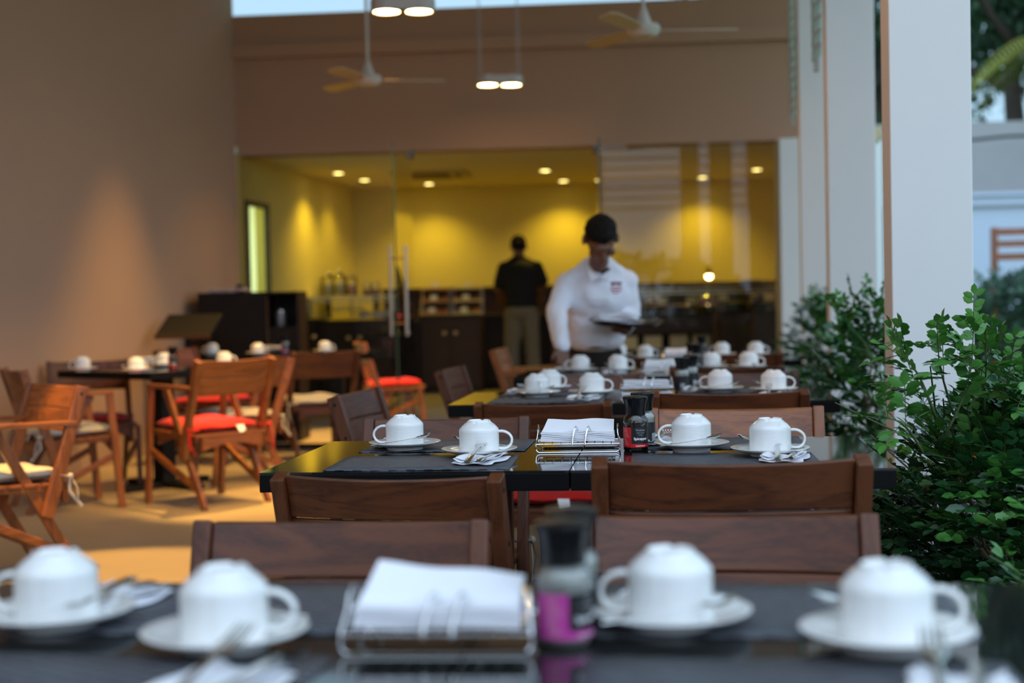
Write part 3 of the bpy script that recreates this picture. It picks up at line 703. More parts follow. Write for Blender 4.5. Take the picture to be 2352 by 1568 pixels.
def make_mill(kind, text=True):
    """glass spice mill; label faces -y, coloured side strip to the left"""
    t = thing('spice_mill'); t['category'] = 'spice mill'
    gp = [(0.0001, 0.0), (0.027, 0.0), (0.0295, 0.003), (0.0295, 0.062), (0.030, 0.066), (0.0285, 0.074), (0.024, 0.081), (0.0205, 0.084), (0.0205, 0.088)]
    mb = MB(); mb.lathe(gp, 40, cap1=False); mb.build('jar', GLASSJ, t, ang=60)
    mb = MB(); mb.lathe([(0.0001, 0.003), (0.0265, 0.003), (0.0270, 0.010), (0.0272, 0.060), (0.0272, 0.066 if kind == 'p' else 0.072), (0.018, 0.070 if kind == 'p' else 0.078), (0.0001, 0.071 if kind == 'p' else 0.079)], 32, cap1=False); mb.build('spice', PEPPER if kind == 'p' else SALT, t, ang=60)
    mb = MB(); mb.lathe([(0.0205, 0.083), (0.0238, 0.084), (0.0240, 0.090), (0.0242, 0.098), (0.0255, 0.108), (0.0288, 0.119), (0.0302, 0.1235), (0.0295, 0.1260), (0.024, 0.1275), (0.0001, 0.1290)], 40, cap0=False); mb.build('grinder_cap', BPLAS, t, ang=50)
    Rl = 0.0298
    side = {'p': LRED, 's': LMAG, 'k': LBLK}[kind]
    def arc(name, a0, a1, z0, z1, m, r=Rl):
        mb = MB(); mb.lathe([(r, z0), (r, z1)], 20, cap0=False, cap1=False, a0=R(a0), a1=R(a1)); return mb.build(name, m, t, sharp=False)
    arc('front_label', -116, -28, 0.018, 0.056, LBLK); arc('side_label', -190, -116, 0.0095, 0.056, side); arc('label_strip', -116, -28, 0.0095, 0.018, side)
    arc('side_label', -28, 60, 0.0095, 0.056, LBLK)
    if kind == 'k': arc('barcode', -110, -75, 0.012, 0.030, LGREY, Rl + 0.0002)
    if text and kind != 'k':
        def mp(a0, z0):
            return lambda x, y: V((cos(R(a0) + x / Rl) * (Rl + 0.0003), sin(R(a0) + x / Rl) * (Rl + 0.0003), z0 + y))
        top = 'Pimienta' if kind == 'p' else 'Sal'
        text_mesh(top, 0.0068, 'lettering', LGREY, t, mp(-72, 0.0475), align='CENTER')
        text_mesh('negra entera' if kind == 'p' else 'marina gruesa', 0.0040, 'lettering', LGREY, t, mp(-72, 0.0425), align='CENTER')
        text_mesh('molino', 0.0040, 'lettering', LGREY, t, mp(-72, 0.0375), align='CENTER')
        text_mesh('Spicepper' if kind == 'p' else 'Spicesalt', 0.0085, 'lettering', LWHT, t, mp(-72, 0.0270), 0.00025, align='CENTER')
        text_mesh('Lautreaure', 0.0056, 'lettering', LWHT, t, mp(-72, 0.0118), 0.00008, align='CENTER')
        mb = MB()
        for k in range(11):
            a0, a1 = R(-160), R(-160 + 18 + (k * 37 % 17)); z = 0.0525 - 0.0038 * k
            mb.add([(cos(g) * (Rl + .0003), sin(g) * (Rl + .0003), zz) for zz in (z, z + 0.0009) for g in (a0, (a0 + a1) / 2, a1)], [(0, 1, 4, 3), (1, 2, 5, 4)])
        mb.build('small_print', mat('pale_print', (0.7, 0.4, 0.4), 0.6), t, smooth=False)
        mb = MB(); mb.tube([(0.0092 * cos(g), -0.0300, 0.0685 + 0.0075 * sin(g)) for g in [2 * pi * k / 16 for k in range(16)]], 0.0009, 6, closed=True)
        for i, v in enumerate(mb.v): mb.v[i] = (v[0] * 0.9 + 0.012, v[1] + 0.0035 + (v[2] - 0.066) * 0.25, v[2])
        mb.build('seal', GLASSJ, t)
    return t
def make_rack(lean=1.0):
    t = thing('napkin_rack'); t['category'] = 'napkin holder'; r = 0.0019; w = 0.102; d = 0.055; zt = 0.022
    def rc(pts, y): return [(x, y, z) for x, z in pts]
    mb = MB()
    for y in (-d, d):
        arcp = [(-w, zt)] + [(-w + 0.010 - 0.010 * cos(a), 0.012 - 0.010 * sin(a)) for a in [R(k) for k in range(0, 91, 15)]] + [(w - 0.010 + 0.010 * sin(a), 0.012 - 0.010 * cos(a)) for a in [R(k) for k in range(0, 91, 15)]] + [(w, zt)]
        mb.tube(rc(arcp, y), r, 8)
    mb.build('foot_frame', CHROME, t)
    mb = MB()
    for y in (-d, d): mb.tube([(-w, y, zt), (w, y, zt)], r, 8)
    for x in (-w, w): mb.tube([(x, -d, zt), (x, d, zt)], r, 8)
    for k in range(9): x = -w + 0.02 + (2 * w - 0.04) * k / 8; mb.tube([(x, -d - 0.002, zt + 0.002), (x, d + 0.002, zt + 0.002)], r * 0.8, 6)
    mb.build('tray', CHROME, t)
    for x in (-w, w):
        s = 1 if x > 0 else -1
        mb = MB(); pts = [(x, -d, zt)] + [(x - s * 0.004, -0.002 - 0.030 * cos(a) , 0.037 + 0.028 * sin(a)) for a in [R(k) for k in range(20, 161, 14)]] + [(x, d, zt)]
        mb.tube(pts, r, 8); mb.build('side_loop', CHROME, t)
    for x in (-0.013, 0.018):
        mb = MB(); mb.tube([(x, -d - 0.003, zt - 0.003), (x, -d - 0.002, zt + 0.01), (x + 0.004, -0.047, 0.048), (x + 0.006, -0.042, 0.058), (x + 0.009, -0.034, 0.062), (x + 0.012, -0.026, 0.059), (x + 0.013, -0.022, 0.052)], r * 1.1, 8); mb.build('retaining_arm', CHROME, t)
    # stack of folded paper napkins (belongs in the rack: a pile nobody could count)
    mb = MB(); nl = 6; random.seed(3)
    for k in range(nl):
        z = zt + 0.005 + 0.0036 * k; dx = random.uniform(-0.002, 0.002); n = 10; vs = []
        ww, dd = 0.182 - 0.001 * k, 0.094
        for i in range(n + 1):
            u = i / n - 0.5
            for j in (0, 1):
                for q in (0, 1): vs.append((u * ww + dx, (j - 0.5) * dd + 0.002, z + q * 0.0032 + 0.0009 * sin(u * 9 + k)))
        fs = []
        for i in range(n):
            a = i * 4; b = a + 4; fs += [(a, b, b + 1, a + 1), (a + 2, a + 3, b + 3, b + 2), (a, a + 2, b + 2, b), (a + 1, b + 1, b + 3, a + 3)]
        fs += [(0, 1, 3, 2), (n * 4, n * 4 + 2, n * 4 + 3, n * 4 + 1)]; mb.add(vs, fs)
    return t, mb
def make_stack(kind):
    """folded napkins lying in the rack with the last ones standing up behind"""
    _, mb = STACKBASE
    m2 = MB(); m2.v = list(mb.v); m2.f = list(mb.f); m2.mi = list(mb.mi)
    if kind:
        for k in range(2):
            n, m = 12, 6; vs = []; fs = []; w = 0.176
            for i in range(n + 1):
                for j in range(m + 1):
                    u = i / n - 0.5; v = j / m
                    vs.append((u * w * (1 - 0.06 * v) + 0.006 * v, -0.026 + 0.004 * k + 0.072 * v, 0.048 + 0.024 * v ** 0.8 + 0.0020 * k + 0.0016 * sin(9 * u + 5 * v + k) + (0.012 * (0.5 - u) - 0.006) * v * (kind == 2) * 1.3))
            for i in range(n):
                for j in range(m): a = i * (m + 1) + j; fs.append((a, a + m + 1, a + m + 2, a + 1))
            m2.add(vs, fs)
    o = m2.build('napkin_stack', PAPER, ang=30); tag(o, None, 'napkins', None, 'stuff'); return o
SAU, CUP, SPN, FRK, KNF, NAP, MAT_ = make_saucer(), make_cup(), make_spoon(), make_fork(), make_knife(), make_napkin(), make_mat()
SAU['category'] = 'saucer'
RACK, _mb = make_rack(); STACKBASE = (None, _mb); STK = {1: make_stack(1), 2: make_stack(2), 0: make_stack(0)}
MILL = {k: make_mill(k) for k in 'psk'}
ZT = 0.75
def cupset(px, py, far, where, rot=0.0, spoon=True, z=0.7725, hd=None):
    p = P(px, py, z); rz = TB + R(rot) + (0 if far else pi)
    place(SAU, (p.x, p.y, ZT), rz, 'white saucer, ' + where, 'white saucers')
    hr = rz + pi if hd is None else hd
    place(CUP, (p.x, p.y, ZT + 0.0135), hr, 'upturned white cup, ' + where, 'upturned coffee cups', (1, 1, 0.965))
    if spoon:
        q = V((0, -0.060, 0)); q.rotate(M4.Rotation(rz, 3, 'Z').to_euler())
        place(SPN, (p.x + q.x, p.y + q.y, ZT + 0.014), rz + R(6), 'teaspoon on saucer, ' + where, 'teaspoons')
def cover(i, half, far, cut=True, where='', dx=0.0, rot=0.0):
    o = rows[i] + ax * (0.35 + 0.70 * half + dx) + ay * (0.35 + (0.19 if far else -0.19)); rz = TB + R(rot) + (pi if far else 0)
    place(MAT_, (o.x, o.y, ZT), rz, 'dark woven placemat, ' + where, 'woven placemats')
    if cut:
        f = V((-sin(rz), cos(rz), 0)); s = V((cos(rz), sin(rz), 0))
        c = o + s * 0.135 - f * 0.01
        place(NAP, (c.x, c.y, ZT + 0.0030), rz - R(14), 'folded white paper napkin under cutlery, ' + where, 'napkins under cutlery')
        c1 = c - s * 0.014 + f * 0.01; place(FRK, (c1.x, c1.y, ZT + 0.022), rz - R(5), 'steel fork resting on the paper napkin, ' + where, 'forks', (1.15, 1.1, 1), tilt=(R(7), 0))
        c2 = c + s * 0.020 + f * 0.0; place(KNF, (c2.x, c2.y, ZT + 0.013), rz - R(9), 'steel knife on the paper napkin, ' + where, 'knives', tilt=(R(0), 0))
NM = ['nearest table', 'second table', 'third table', 'fourth table', 'farthest table']
for i in range(5):
    for half in (0, 1):
        for far in (False, True):
            if i == 4 and not far: pass
            w = '%s %s place of the %s' % ('far' if far else 'near', 'left' if half == 0 else 'right', NM[i])
            cover(i, half, far, cut=(i < 4), where=w, dx=(-0.01 if half else 0.0), rot=random.uniform(-1.5, 1.5))
cupset(131, 1394, True, 'far left place of the nearest table'); cupset(517, 1440, False, 'near left place of the nearest table')
cupset(1540, 1394, True, 'far right place of the nearest table'); cupset(2037, 1438, False, 'near right place of the nearest table')
cupset(930, 1013, True, 'far left place of the second table', 2); cupset(1101, 1028, False, 'near left place of the second table')
cupset(1588, 1014, True, 'far right place of the second table'); cupset(1769, 1026, False, 'near right place of the second table')
cupset(1234, 898, True, 'far left place of the third table, handle to the viewer', hd=R(-80)); cupset(1360, 896, False, 'near left place of the third table')
cupset(1654, 888, True, 'far right place of the third table'); cupset(1777, 890, False, 'near right place of the third table')
cupset(1262, 886, True, 'just behind the far left cup of the third table', spoon=False, hd=R(30))
cupset(1333, 846, True, 'left end of the fourth table by the waiter\'s hand'); cupset(1420, 845, False, 'fourth table, second from its left end')
cupset(1634, 839, True, 'fourth table, second from its right end'); cupset(1720, 838, False, 'right end of the fourth table')
cupset(1422, 812, True, 'left end of the farthest table, just right of the waiter', spoon=False); cupset(1482, 818, False, 'farthest table, left of the napkins', spoon=False)
cupset(1658, 811, True, 'farthest table, right of the spice mills', spoon=False); cupset(1736, 810, False, 'right end of the farthest table', spoon=False)
def rack(px, py, kind, where, rz=0.0, scale=None):
    p = P(px, py, ZT); f = V((-sin(TB + R(rz)), cos(TB + R(rz)), 0)); c = p + f * 0.055
    place(RACK, (c.x, c.y, ZT), TB + R(rz), 'chrome wire rack holding paper napkins, ' + where, 'napkin racks', scale)
    place(STK[kind], (c.x, c.y, ZT), TB + R(rz), 'stack of white paper napkins in the wire rack, ' + where, 'napkin stacks', scale)
rack(1001, 1506, 2, 'nearest table', 2); rack(1327, 1040, 1, 'second table', 2); rack(1486, 903, 0, 'third table', 4); rack(1524, 862, 1, 'fourth table', 4); rack(1563, 830, 1, 'farthest table', 4)
def mill(k, px, py, lb, rz=0.0, s=1.03):
    p = P(px, py, ZT); place(MILL[k], (p.x, p.y, ZT), R(rz), lb, 'spice mills', (s, s, s * 1.02))
mill('s', 1298, 1476, 'salt mill with magenta label, beside the rack on the nearest table', 32)
mill('k', 1318, 1432, 'spice mill half hidden behind the magenta-labelled one, nearest table', 20)
mill('p', 1461, 1034, 'pepper mill with red and black label, second table', 0)
mill('k', 1478, 1021, 'spice mill mostly hidden behind the red-labelled pepper mill', 60)
mill('k', 1567, 897, 'black-labelled spice mill, left one of two on the third table'); mill('k', 1587, 889, 'black-labelled spice mill, right one of two on the third table', 30)
mill('p', 1589, 846, 'spice mill on the fourth table behind the napkin rack'); mill('p', 1612, 822, 'spice mill on the farthest table', 20)
mill('p', 1601, 850, 'second spice mill on the fourth table, partly hidden', -20)
# left tables
cupset(190, 844, True, 'left corner of the angled table by the wall', 10); cupset(313, 846, False, 'front middle of the angled table by the wall', 60)
cupset(515, 832, False, 'lit cup on the angled table behind the bright chair', 0); cupset(376, 834, True, 'angled table by the wall, half behind the mill', 0, spoon=False)
mill('p', 398, 846, 'spice mill with red strip on the angled table by the wall')
cupset(487, 808, True, 'left end of the shaded table by the host counter', 0, spoon=False); cupset(592, 808, False, 'middle of the shaded table by the host counter', 0, spoon=False)
cupset(746, 803, False, 'right end of the shaded table behind the dark chair back', 0, spoon=False)
mill('s', 655, 809, 'spice mill on the shaded table by the host counter'); p = P(622, 808, ZT); rack(620, 809, 0, 'shaded table by the host counter')
rack(345, 838, 0, 'angled table by the wall', 5)
# ------------------------------------------------------------------ host counter, menu stand
t = thing('host_counter', (-2.60, 11.72, 0), R(-3), 'tall dark wood host counter against the left wall', 'counter')
mb = MB(); mb.box((0.30, 0.22, 0.62), (0.58, 0.40, 1.24)); mb.build('tall_cabinet', DARKW, t, smooth=False, bevel=0.004)
mb = MB(); mb.box((0.72, 0.22, 0.475), (0.25, 0.40, 0.95)); mb.box((0.72, 0.40, 1.09), (0.25, 0.03, 0.30)); mb.box((0.72, 0.22, 1.228), (0.25, 0.40, 0.02)); mb.box((0.838, 0.22, 1.09), (0.014, 0.40, 0.28)); mb.build('side_cabinet', DARKW, t, smooth=False, bevel=0.004)
mb = MB(); mb.box((0.592, 0.015, 0.6), (0.008, 0.012, 1.18)); mb.build('edge_strip', mat('brass_strip', (0.12, 0.05, 0.02), 0.5), t, smooth=False)
mb = MB(); random.seed(5)
for k in range(12): mb.box((0.10 + random.uniform(-0.02, 0.02) + 0.02 * k, 0.2, 1.253 + 0.004 * (k % 4)), (0.10, 0.16, 0.024), M4.Rotation(random.uniform(-0.4, 0.4), 3, 'Z'))
o = mb.build('folded_cloth_pile', mat('pink_cloth', (0.55, 0.38, 0.32), 0.9), smooth=False, bevel=0.006); o.location = (-2.60, 11.72, 0); tag(o, 'pile of pinkish folded cloths on top of the host counter', 'cloths', None, 'stuff')
c = D(552, 668, 11.9)
t = thing('card_terminal', (c.x, 11.9, 1.241), R(20), 'small black terminal on top of the host counter', 'card terminal')
mb = MB(); mb.prism([(-0.03, -0.05), (0.03, -0.05), (0.03, 0.05), (-0.03, 0.05)], 0, 0.02); mb.build('base', BPLAS, t, smooth=False, bevel=0.004)
mb = MB(); mb.box((0, 0.01, 0.04), (0.055, 0.02, 0.05), M4.Rotation(R(-25), 3, 'X')); mb.build('screen', IRON, t, smooth=False)
c = D(645, 735, 11.85)
t = thing('steel_canister', (c.x, 11.85, 0.951), 0, 'steel canister on the low shelf of the host counter', 'canister')
mb = MB(); mb.lathe([(0.0001, 0), (0.045, 0), (0.047, 0.005), (0.047, 0.12)], 28, cap1=False); mb.build('body', SATIN, t)
mb = MB(); mb.lathe([(0.049, 0.118), (0.049, 0.135), (0.02, 0.142), (0.0001, 0.142)], 28); mb.build('lid', STEEL, t)
c = D(438, 760, 10.92)
t = thing('menu_stand', (c.x - 0.02, 10.92, 0), R(-8), 'black menu stand with a slanted top before the host counter', 'menu stand')
mb = MB(); mb.box((0, 0, 0.48), (0.045, 0.045, 0.90)); mb.build('post', IRON, t, smooth=False, bevel=0.003)
mb = MB(); mb.box((0, 0, 0.012), (0.24, 0.24, 0.024)); mb.build('foot', IRON, t, smooth=False, bevel=0.003)
mb = MB(); ro = M4.Rotation(R(28), 3, 'X'); mb.box((0.0, 0.02, 0.985), (0.44, 0.34, 0.02), ro); mb.build('desk', IRON, t, smooth=False, bevel=0.003)
mb = MB(); mb.box((0.0, -0.13, 0.905), (0.44, 0.015, 0.035)); mb.build('ledge', mat('ledge_wood', (0.10, 0.04, 0.012), 0.4), t, smooth=False)
# ------------------------------------------------------------------ indoor buffet
def bx(px, y, z0, z1, w, d, name, m, lb=None, cat=None, group=None, bevel=0.004, rot=0):
    c = D(px, 700, y); mb = MB(); mb.box((0, 0, (z1 - z0) / 2), (w, d, z1 - z0)); o = mb.build(name, m, smooth=False, bevel=bevel); o.location = (c.x, y, z0); o.rotation_euler.z = BW + rot
    if lb: tag(o, lb, cat, group)
    return o
def cabinet(x0, x1, y, h, name, lb, m, doors=0, knobs=None, open_=False):
    w = x1 - x0; t = thing(name, ((x0 + x1) / 2, y, ZI), BW, lb, 'counter')
    mb = MB()
    if open_:
        mb.box((0, 0.30, h - 0.10), (w, 0.6, 0.20)); mb.box((0, 0.5, (h - 0.2) / 2), (w, 0.16, h - 0.2)); mb.box((-w / 2 + 0.02, 0.3, (h - .2) / 2), (0.04, 0.6, h - .2)); mb.box((w / 2 - 0.02, 0.3, (h - .2) / 2), (0.04, 0.6, h - .2)); mb.box((0, 0.3, 0.05), (w, 0.6, 0.1)); mb.box((0, 0.3, 0.41), (w - 0.06, 0.5, 0.02))
    else: mb.box((0, 0.30, h / 2 + 0.03), (w, 0.6, h - 0.06)); mb.box((0, 0.33, 0.03), (w - 0.02, 0.52, 0.06))
    mb.build('carcass', m, t, smooth=False)
    mb = MB(); mb.box((0, 0.29, h + 0.012), (w + 0.01, 0.64, 0.024)); mb.build('worktop', DARKW, t, smooth=False, bevel=0.003)
    if doors:
        dw = w / doors
        for k in range(doors):
            mb = MB(); mb.box((-w / 2 + dw * (k + 0.5), -0.009, h / 2), (dw - 0.012, 0.018, h - 0.16)); dd = mb.build('cabinet_door', m, t, smooth=False, bevel=0.003)
            sx = (0.5 - 0.06 / dw) * (1 if k % 2 == 0 else -1)
            mb = MB(); mb.ell((-w / 2 + dw * (k + 0.5 + sx), -0.034, h - 0.16), (0.024, 0.016, 0.024), 14, 8); mb.build('knob', mat('brass_knob', (0.50, 0.36, 0.18), 0.35, metal=0.5), dd)
    return t
XB = lambda px, y=15.3: D(px, 700, y).x
cabinet(XB(692, 14.9), XB(735), 14.9, 0.80, 'buffet_counter', 'dark buffet counter behind the left fixed pane', DARKW, 2)
cabinet(XB(737), XB(905), 14.95, 0.78, 'buffet_counter', 'dark buffet counter carrying the glasses and fruit', DARKW, 2)
cabinet(XB(907), XB(962), 15.05, 0.76, 'buffet_counter', 'narrow counter piece behind the open door leaf', DARKW, 0, open_=True)
cabinet(XB(964), XB(1104), 15.2, 0.80, 'buffet_counter', 'brown cabinet with two round knobs under the pastry racks', BROWNW, 2)
cabinet(XB(1106), XB(1262), 15.55, 0.80, 'buffet_counter', 'dark counter in front of the man in black', DARKW, 2)
cabinet(XB(1264), XB(1636), 15.2, 0.78, 'buffet_counter', 'open-fronted counter with cream crates behind the waiter', BROWNW, 0, open_=True)
cabinet(XB(1638), XB(1800), 14.7, 0.80, 'buffet_counter', 'dark brown counter at the right end of the buffet', BROWNW, 1)
for k, px in enumerate((1442, 1498, 1557, 1610)):
    c = D(px, 790, 15.4); o = bx(px, 15.36, ZI + 0.421, ZI + 0.565, 0.19, 0.2, 'cream_crate', SIGNC, 'cream crate low in the open counter, %s from the left' % ['first', 'second', 'third', 'fourth'][k], 'crate', 'cream crates')
# back shelf running along the wall
mb = MB(); mb.box((0, 0, 0), (5.0, 0.22, 0.05)); mb.box((0, 0.08, -0.56), (5.0, 0.06, 1.08)); o = mb.build('wall_shelf', BROWNW, smooth=False, bevel=0.003); o.location = (0.95, 17.0, 1.27); o.rotation_euler.z = R(-3.9); tag(o, 'long brown shelf running along the yellow back wall', 'shelf')
# sneeze guards: slim glass shelf with bright edges on posts
def guard(px0, px1, y, z, lb):
    x0, x1 = D(px0, 700, y).x, D(px1, 700, y).x; w = x1 - x0
    t = thing('sneeze_guard', ((x0 + x1) / 2, y, ZI + 0.824), BW, lb, 'sneeze guard', 'sneeze guards over the buffet'); zz = z - ZI - 0.824
    mb = MB()
    for x in [-w / 2 + 0.05, 0, w / 2 - 0.05]: mb.tube([(x, 0.28, 0), (x, 0.28, zz)], 0.010, 8)
    mb.build('post', SATIN, t)
    mb = MB(); mb.box((0, 0.16, zz), (w, 0.30, 0.022)); mb.build('glass_shelf', mat('frosted_shelf_glass', (0.75, 0.70, 0.45), 0.2, spec=0.6), t, smooth=False)
    mb = MB(); mb.box((0, -0.08, zz - 0.045), (w, 0.014, 0.020)); mb.build('front_rail', mat('rail_metal', (0.65, 0.6, 0.4), 0.25, metal=0.4), t, smooth=False)
    mb = MB(); mb.add([(-w / 2, -0.08, zz - 0.05), (w / 2, -0.08, zz - 0.05), (w / 2, -0.13, zz - 0.24), (-w / 2, -0.13, zz - 0.24)], [(0, 1, 2, 3)]); mb.build('glass_shield', GLASSW, t, smooth=False)
guard(688, 905, 15.1, 1.20, 'glass sneeze guard over fruit and glasses on the left'); guard(1470, 1795, 15.0, 1.21, 'long glass sneeze guard over the dishes on the right')
# juice dispensers
def dispenser(px, y, z, s, juice, lb):
    c = D(px, 650, y); t = thing('juice_dispenser', (c.x, y, z), 0, lb, 'juice dispenser', 'glass juice dispensers'); t.scale = (s, s, s)
    mb = MB(); mb.lathe([(0.0001, 0.01), (0.068, 0.01), (0.075, 0.02), (0.075, 0.19), (0.06, 0.215), (0.055, 0.22)], 28, cap1=False); mb.build('jar', GLASSJ, t)
    mb = MB(); mb.lathe([(0.0001, 0.014), (0.071, 0.014), (0.072, 0.13), (0.0001, 0.13)], 28, cap1=False); mb.build('juice', juice, t)
    mb = MB(); mb.lathe([(0.058, 0.215), (0.064, 0.222), (0.060, 0.236), (0.035, 0.252), (0.012, 0.258), (0.012, 0.266), (0.018, 0.275), (0.012, 0.286), (0.0001, 0.288)], 28, cap0=False); mb.build('lid', CHROME, t)
    mb = MB(); mb.tube([(0, -0.07, 0.035), (0, -0.10, 0.035), (0, -0.105, 0.02)], 0.008, 8); mb.build('tap', CHROME, t)
YJ = mat('lemon_juice', (0.62, 0.50, 0.10), 0.3); OJ = mat('orange_juice', (0.62, 0.22, 0.04), 0.3)
mb = MB(); mb.box((0, 0, 0), (0.60, 0.3, 0.02))
for x in (-0.27, 0.27): mb.box((x, 0, -0.12), (0.02, 0.26, 0.23))
c = D(808, 680, 15.75); o = mb.build('dispenser_stand', BROWNW, smooth=False); o.location = (c.x, 15.75, 1.20); o.rotation_euler.z = BW; tag(o, 'low brown stand under the juice dispensers', 'stand')
for px, s, j, lb in ((752, 1.0, YJ, 'leftmost glass juice dispenser with chrome lid'), (778, 1.05, YJ, 'second juice dispenser from the left'), (806, 0.95, OJ, 'juice dispenser with orange juice, right of the yellow ones')): dispenser(px, 15.72, 1.211, s, j, lb)
c = D(850, 660, 15.7)
for k, px in enumerate((843, 862)):
    c = D(px, 660, 15.72); t = thing('glass_jar', (c.x, 15.72, 1.211), 0, 'small lidded glass jar right of the juice dispensers, %s one' % ('left', 'right')[k], 'jar', 'small glass jars')
    mb = MB(); mb.lathe([(0.0001, 0.0), (0.045, 0.0), (0.05, 0.01), (0.05, 0.11), (0.04, 0.125)], 24, cap1=False); mb.build('body', GLASSJ, t)
    mb = MB(); mb.lathe([(0.0001, 0.004), (0.046, 0.004), (0.046, 0.07), (0.0001, 0.07)], 24, cap1=False); mb.build('filling', FOODB, t)
    mb = MB(); mb.lathe([(0.043, 0.125), (0.045, 0.14), (0.02, 0.15), (0.0001, 0.15)], 24, cap0=False); mb.build('lid', CHROME, t)
# pastry racks with three tiers and little cards
def pastry(px, y, tone, lb):
    c = D(px, 700, y); t = thing('pastry_rack', (c.x, y, ZI + 0.824), BW, lb, 'pastry rack', 'three-tier pastry racks')
    mb = MB()
    for x in (-0.155, 0.155):
        mb.beam((x, -0.02, 0), (x * 0.9, 0.14, 0.31), 0.012, 0.02); mb.beam((x, 0.2, 0), (x, 0.2, 0.31), 0.012, 0.02)
    mb.build('frame', SATIN, t, smooth=False)
    for k in range(3):
        mb = MB(); mb.box((0, 0.06 + 0.03 * k, 0.025 + 0.135 * k), (0.31, 0.22, 0.022)); mb.build('tier', tone, t, smooth=False, bevel=0.004)
    for k in range(3):
        mb = MB(); mb.box((-0.03 + 0.02 * k, 0.0 + 0.03 * k, 0.066 + 0.135 * k), (0.075, 0.004, 0.052), M4.Rotation(R(-12), 3, 'X')); o = mb.build('price_card', SIGNC, None, smooth=False)
        o.location = (c.x, y, ZI + 0.824); o.rotation_euler.z = BW
        tag(o, 'small cream card on the %s tier of %s' % (('bottom', 'middle', 'top')[k], lb.replace('three-tier ', 'the ')), 'card', 'cream cards on the buffet')
    random.seed(int(px))
    for k in range(2):
        for q in range(4):
            mb = MB(); mb.ell((0, 0, 0), (0.026, 0.03, 0.018), 10, 6); o = mb.build('bread_roll', random.choice((FOODB, FOODB, FOODO)))
            o.location = (c.x - 0.105 + 0.07 * q, y + 0.10 + 0.03 * k, ZI + 0.824 + 0.036 + 0.018 + 0.135 * k)
            tag(o, 'small bread rolls on the %s tier of %s' % (('bottom', 'middle')[k], lb.replace('three-tier ', 'the ')), 'bread roll', 'bread rolls on the %s tier, %s' % (('bottom', 'middle')[k], lb))
pastry(998, 15.3, mat('wood_tier', (0.55, 0.27, 0.08), 0.5), 'three-tier pastry rack on the left'); pastry(1072, 15.3, SHELFY, 'three-tier pastry rack on the right, yellow tiers')
# glasses, fruit and chafing dishes
random.seed(11)
def item(name, cat, px, y, mbm, m, lb, group=None, z=ZI + 0.824, ang=60):
    c = D(px, 700, y); o = mbm.build(name, m, ang=ang); o.location = (c.x, y, z); tag(o, lb, cat, group); return o
for k, px in enumerate((700, 708, 765, 777, 789, 801, 813, 826)):
    mb = MB(); mb.lathe([(0.026, 0.0), (0.005, 0.004), (0.004, 0.05), (0.022, 0.075), (0.028, 0.11), (0.024, 0.14)], 20, cap1=False)
    item('stem_glass', 'glass', px, 15.0 + 0.05 * (k % 3), mb, GLASSJ, 'clear stemmed glasses in a row under the left sneeze guard', 'stemmed glasses under the left sneeze guard')
for k, (px, y, fm) in enumerate(((835, 15.18, FOODY), (868, 15.15, FOODY), (893, 15.2, FOODG), (925, 15.25, FOODO))):
    t = thing('fruit_bowl', (D(px, 700, y).x, y, ZI + (0.824 if px < 906 else 0.784)), 0, 'glass bowl of %s, %s' % (('yellow fruit', 'yellow fruit', 'green fruit', 'orange fruit')[k], ('right of the stemmed glasses', 'middle of the left buffet', 'just left of the door handle', 'behind the open door leaf')[k]), 'fruit bowl', 'bowls on the left buffet')
    mb = MB(); mb.lathe([(0.0001, 0), (0.04, 0), (0.075, 0.03), (0.085, 0.055), (0.080, 0.055), (0.07, 0.032), (0.0001, 0.01)], 24); mb.build('bowl', PORC, t)
    mb = MB()
    for q in range(16):
        a = random.uniform(0, 2 * pi); r_ = random.uniform(0, 0.05); mb.ell((r_ * cos(a), r_ * sin(a), 0.05 + random.uniform(0, 0.035) * (1 - r_ / 0.06)), (0.018, 0.016, 0.014), 8, 6)
    o = mb.build('fruit_pieces', fm, t); o['kind'] = 'stuff'
c = D(918, 721, 15.02); t = thing('warming_plate', (c.x, 15.06, ZI + 0.784), BW, 'small black appliance with a glowing red indicator', 'appliance')
mb = MB(); mb.box((0, 0.0, 0.05), (0.16, 0.12, 0.10)); mb.build('body', IRON, t, smooth=False, bevel=0.004)
mb = MB(); mb.box((0, -0.062, 0.055), (0.042, 0.006, 0.016)); mb.build('indicator', mat('red_indicator', (1, 0.02, 0.05), 0.4, emit=((1.0, 0.01, 0.05), 5)), t, smooth=False)
for k, (px, y) in enumerate(((1300, 15.4), (1505, 15.3), (1565, 15.3), (1625, 15.35), (1690, 14.9), (1750, 14.9))):
    c = D(px, 700, y); ww = ('right of the man in black', 'first right of the waiter', 'second right of the waiter', 'third right of the waiter', 'left one on the right counter', 'right one on the right counter')[k]
    t = thing('chafing_dish', (c.x, y, ZI + (0.804 if px < 1636 else 0.824)), BW, 'chrome chafing dish, ' + ww, 'chafing dish', 'chafing dishes')
    mb = MB(); mb.box((0, 0.12, 0.03), (0.24, 0.30, 0.06)); mb.build('base', IRON, t, smooth=False, bevel=0.004)
    mb = MB(); mb.lathe([(0.118, 0.06), (0.125, 0.075), (0.118, 0.082), (0.10, 0.084)], 28, (0, 0.12, 0)); mb.build('pan', CHROME, t)
    mb = MB(); mb.lathe([(0.10, 0.084), (0.0001, 0.09)], 20, (0, 0.12, 0), cap0=False); mb.build('food', (FOODO, FOODY, FOODB, FOODR, FOODG, FOODB)[k], t)
    if k in (0, 1, 3, 5):
        mb = MB(); mb.lathe([(0.118, 0.0), (0.10, 0.05), (0.06, 0.085), (0.0001, 0.10)], 28, cap0=False); o = mb.build('lid', CHROME, t); o.location = (0, 0.16, 0.09); o.rotation_euler.x = R(-38)
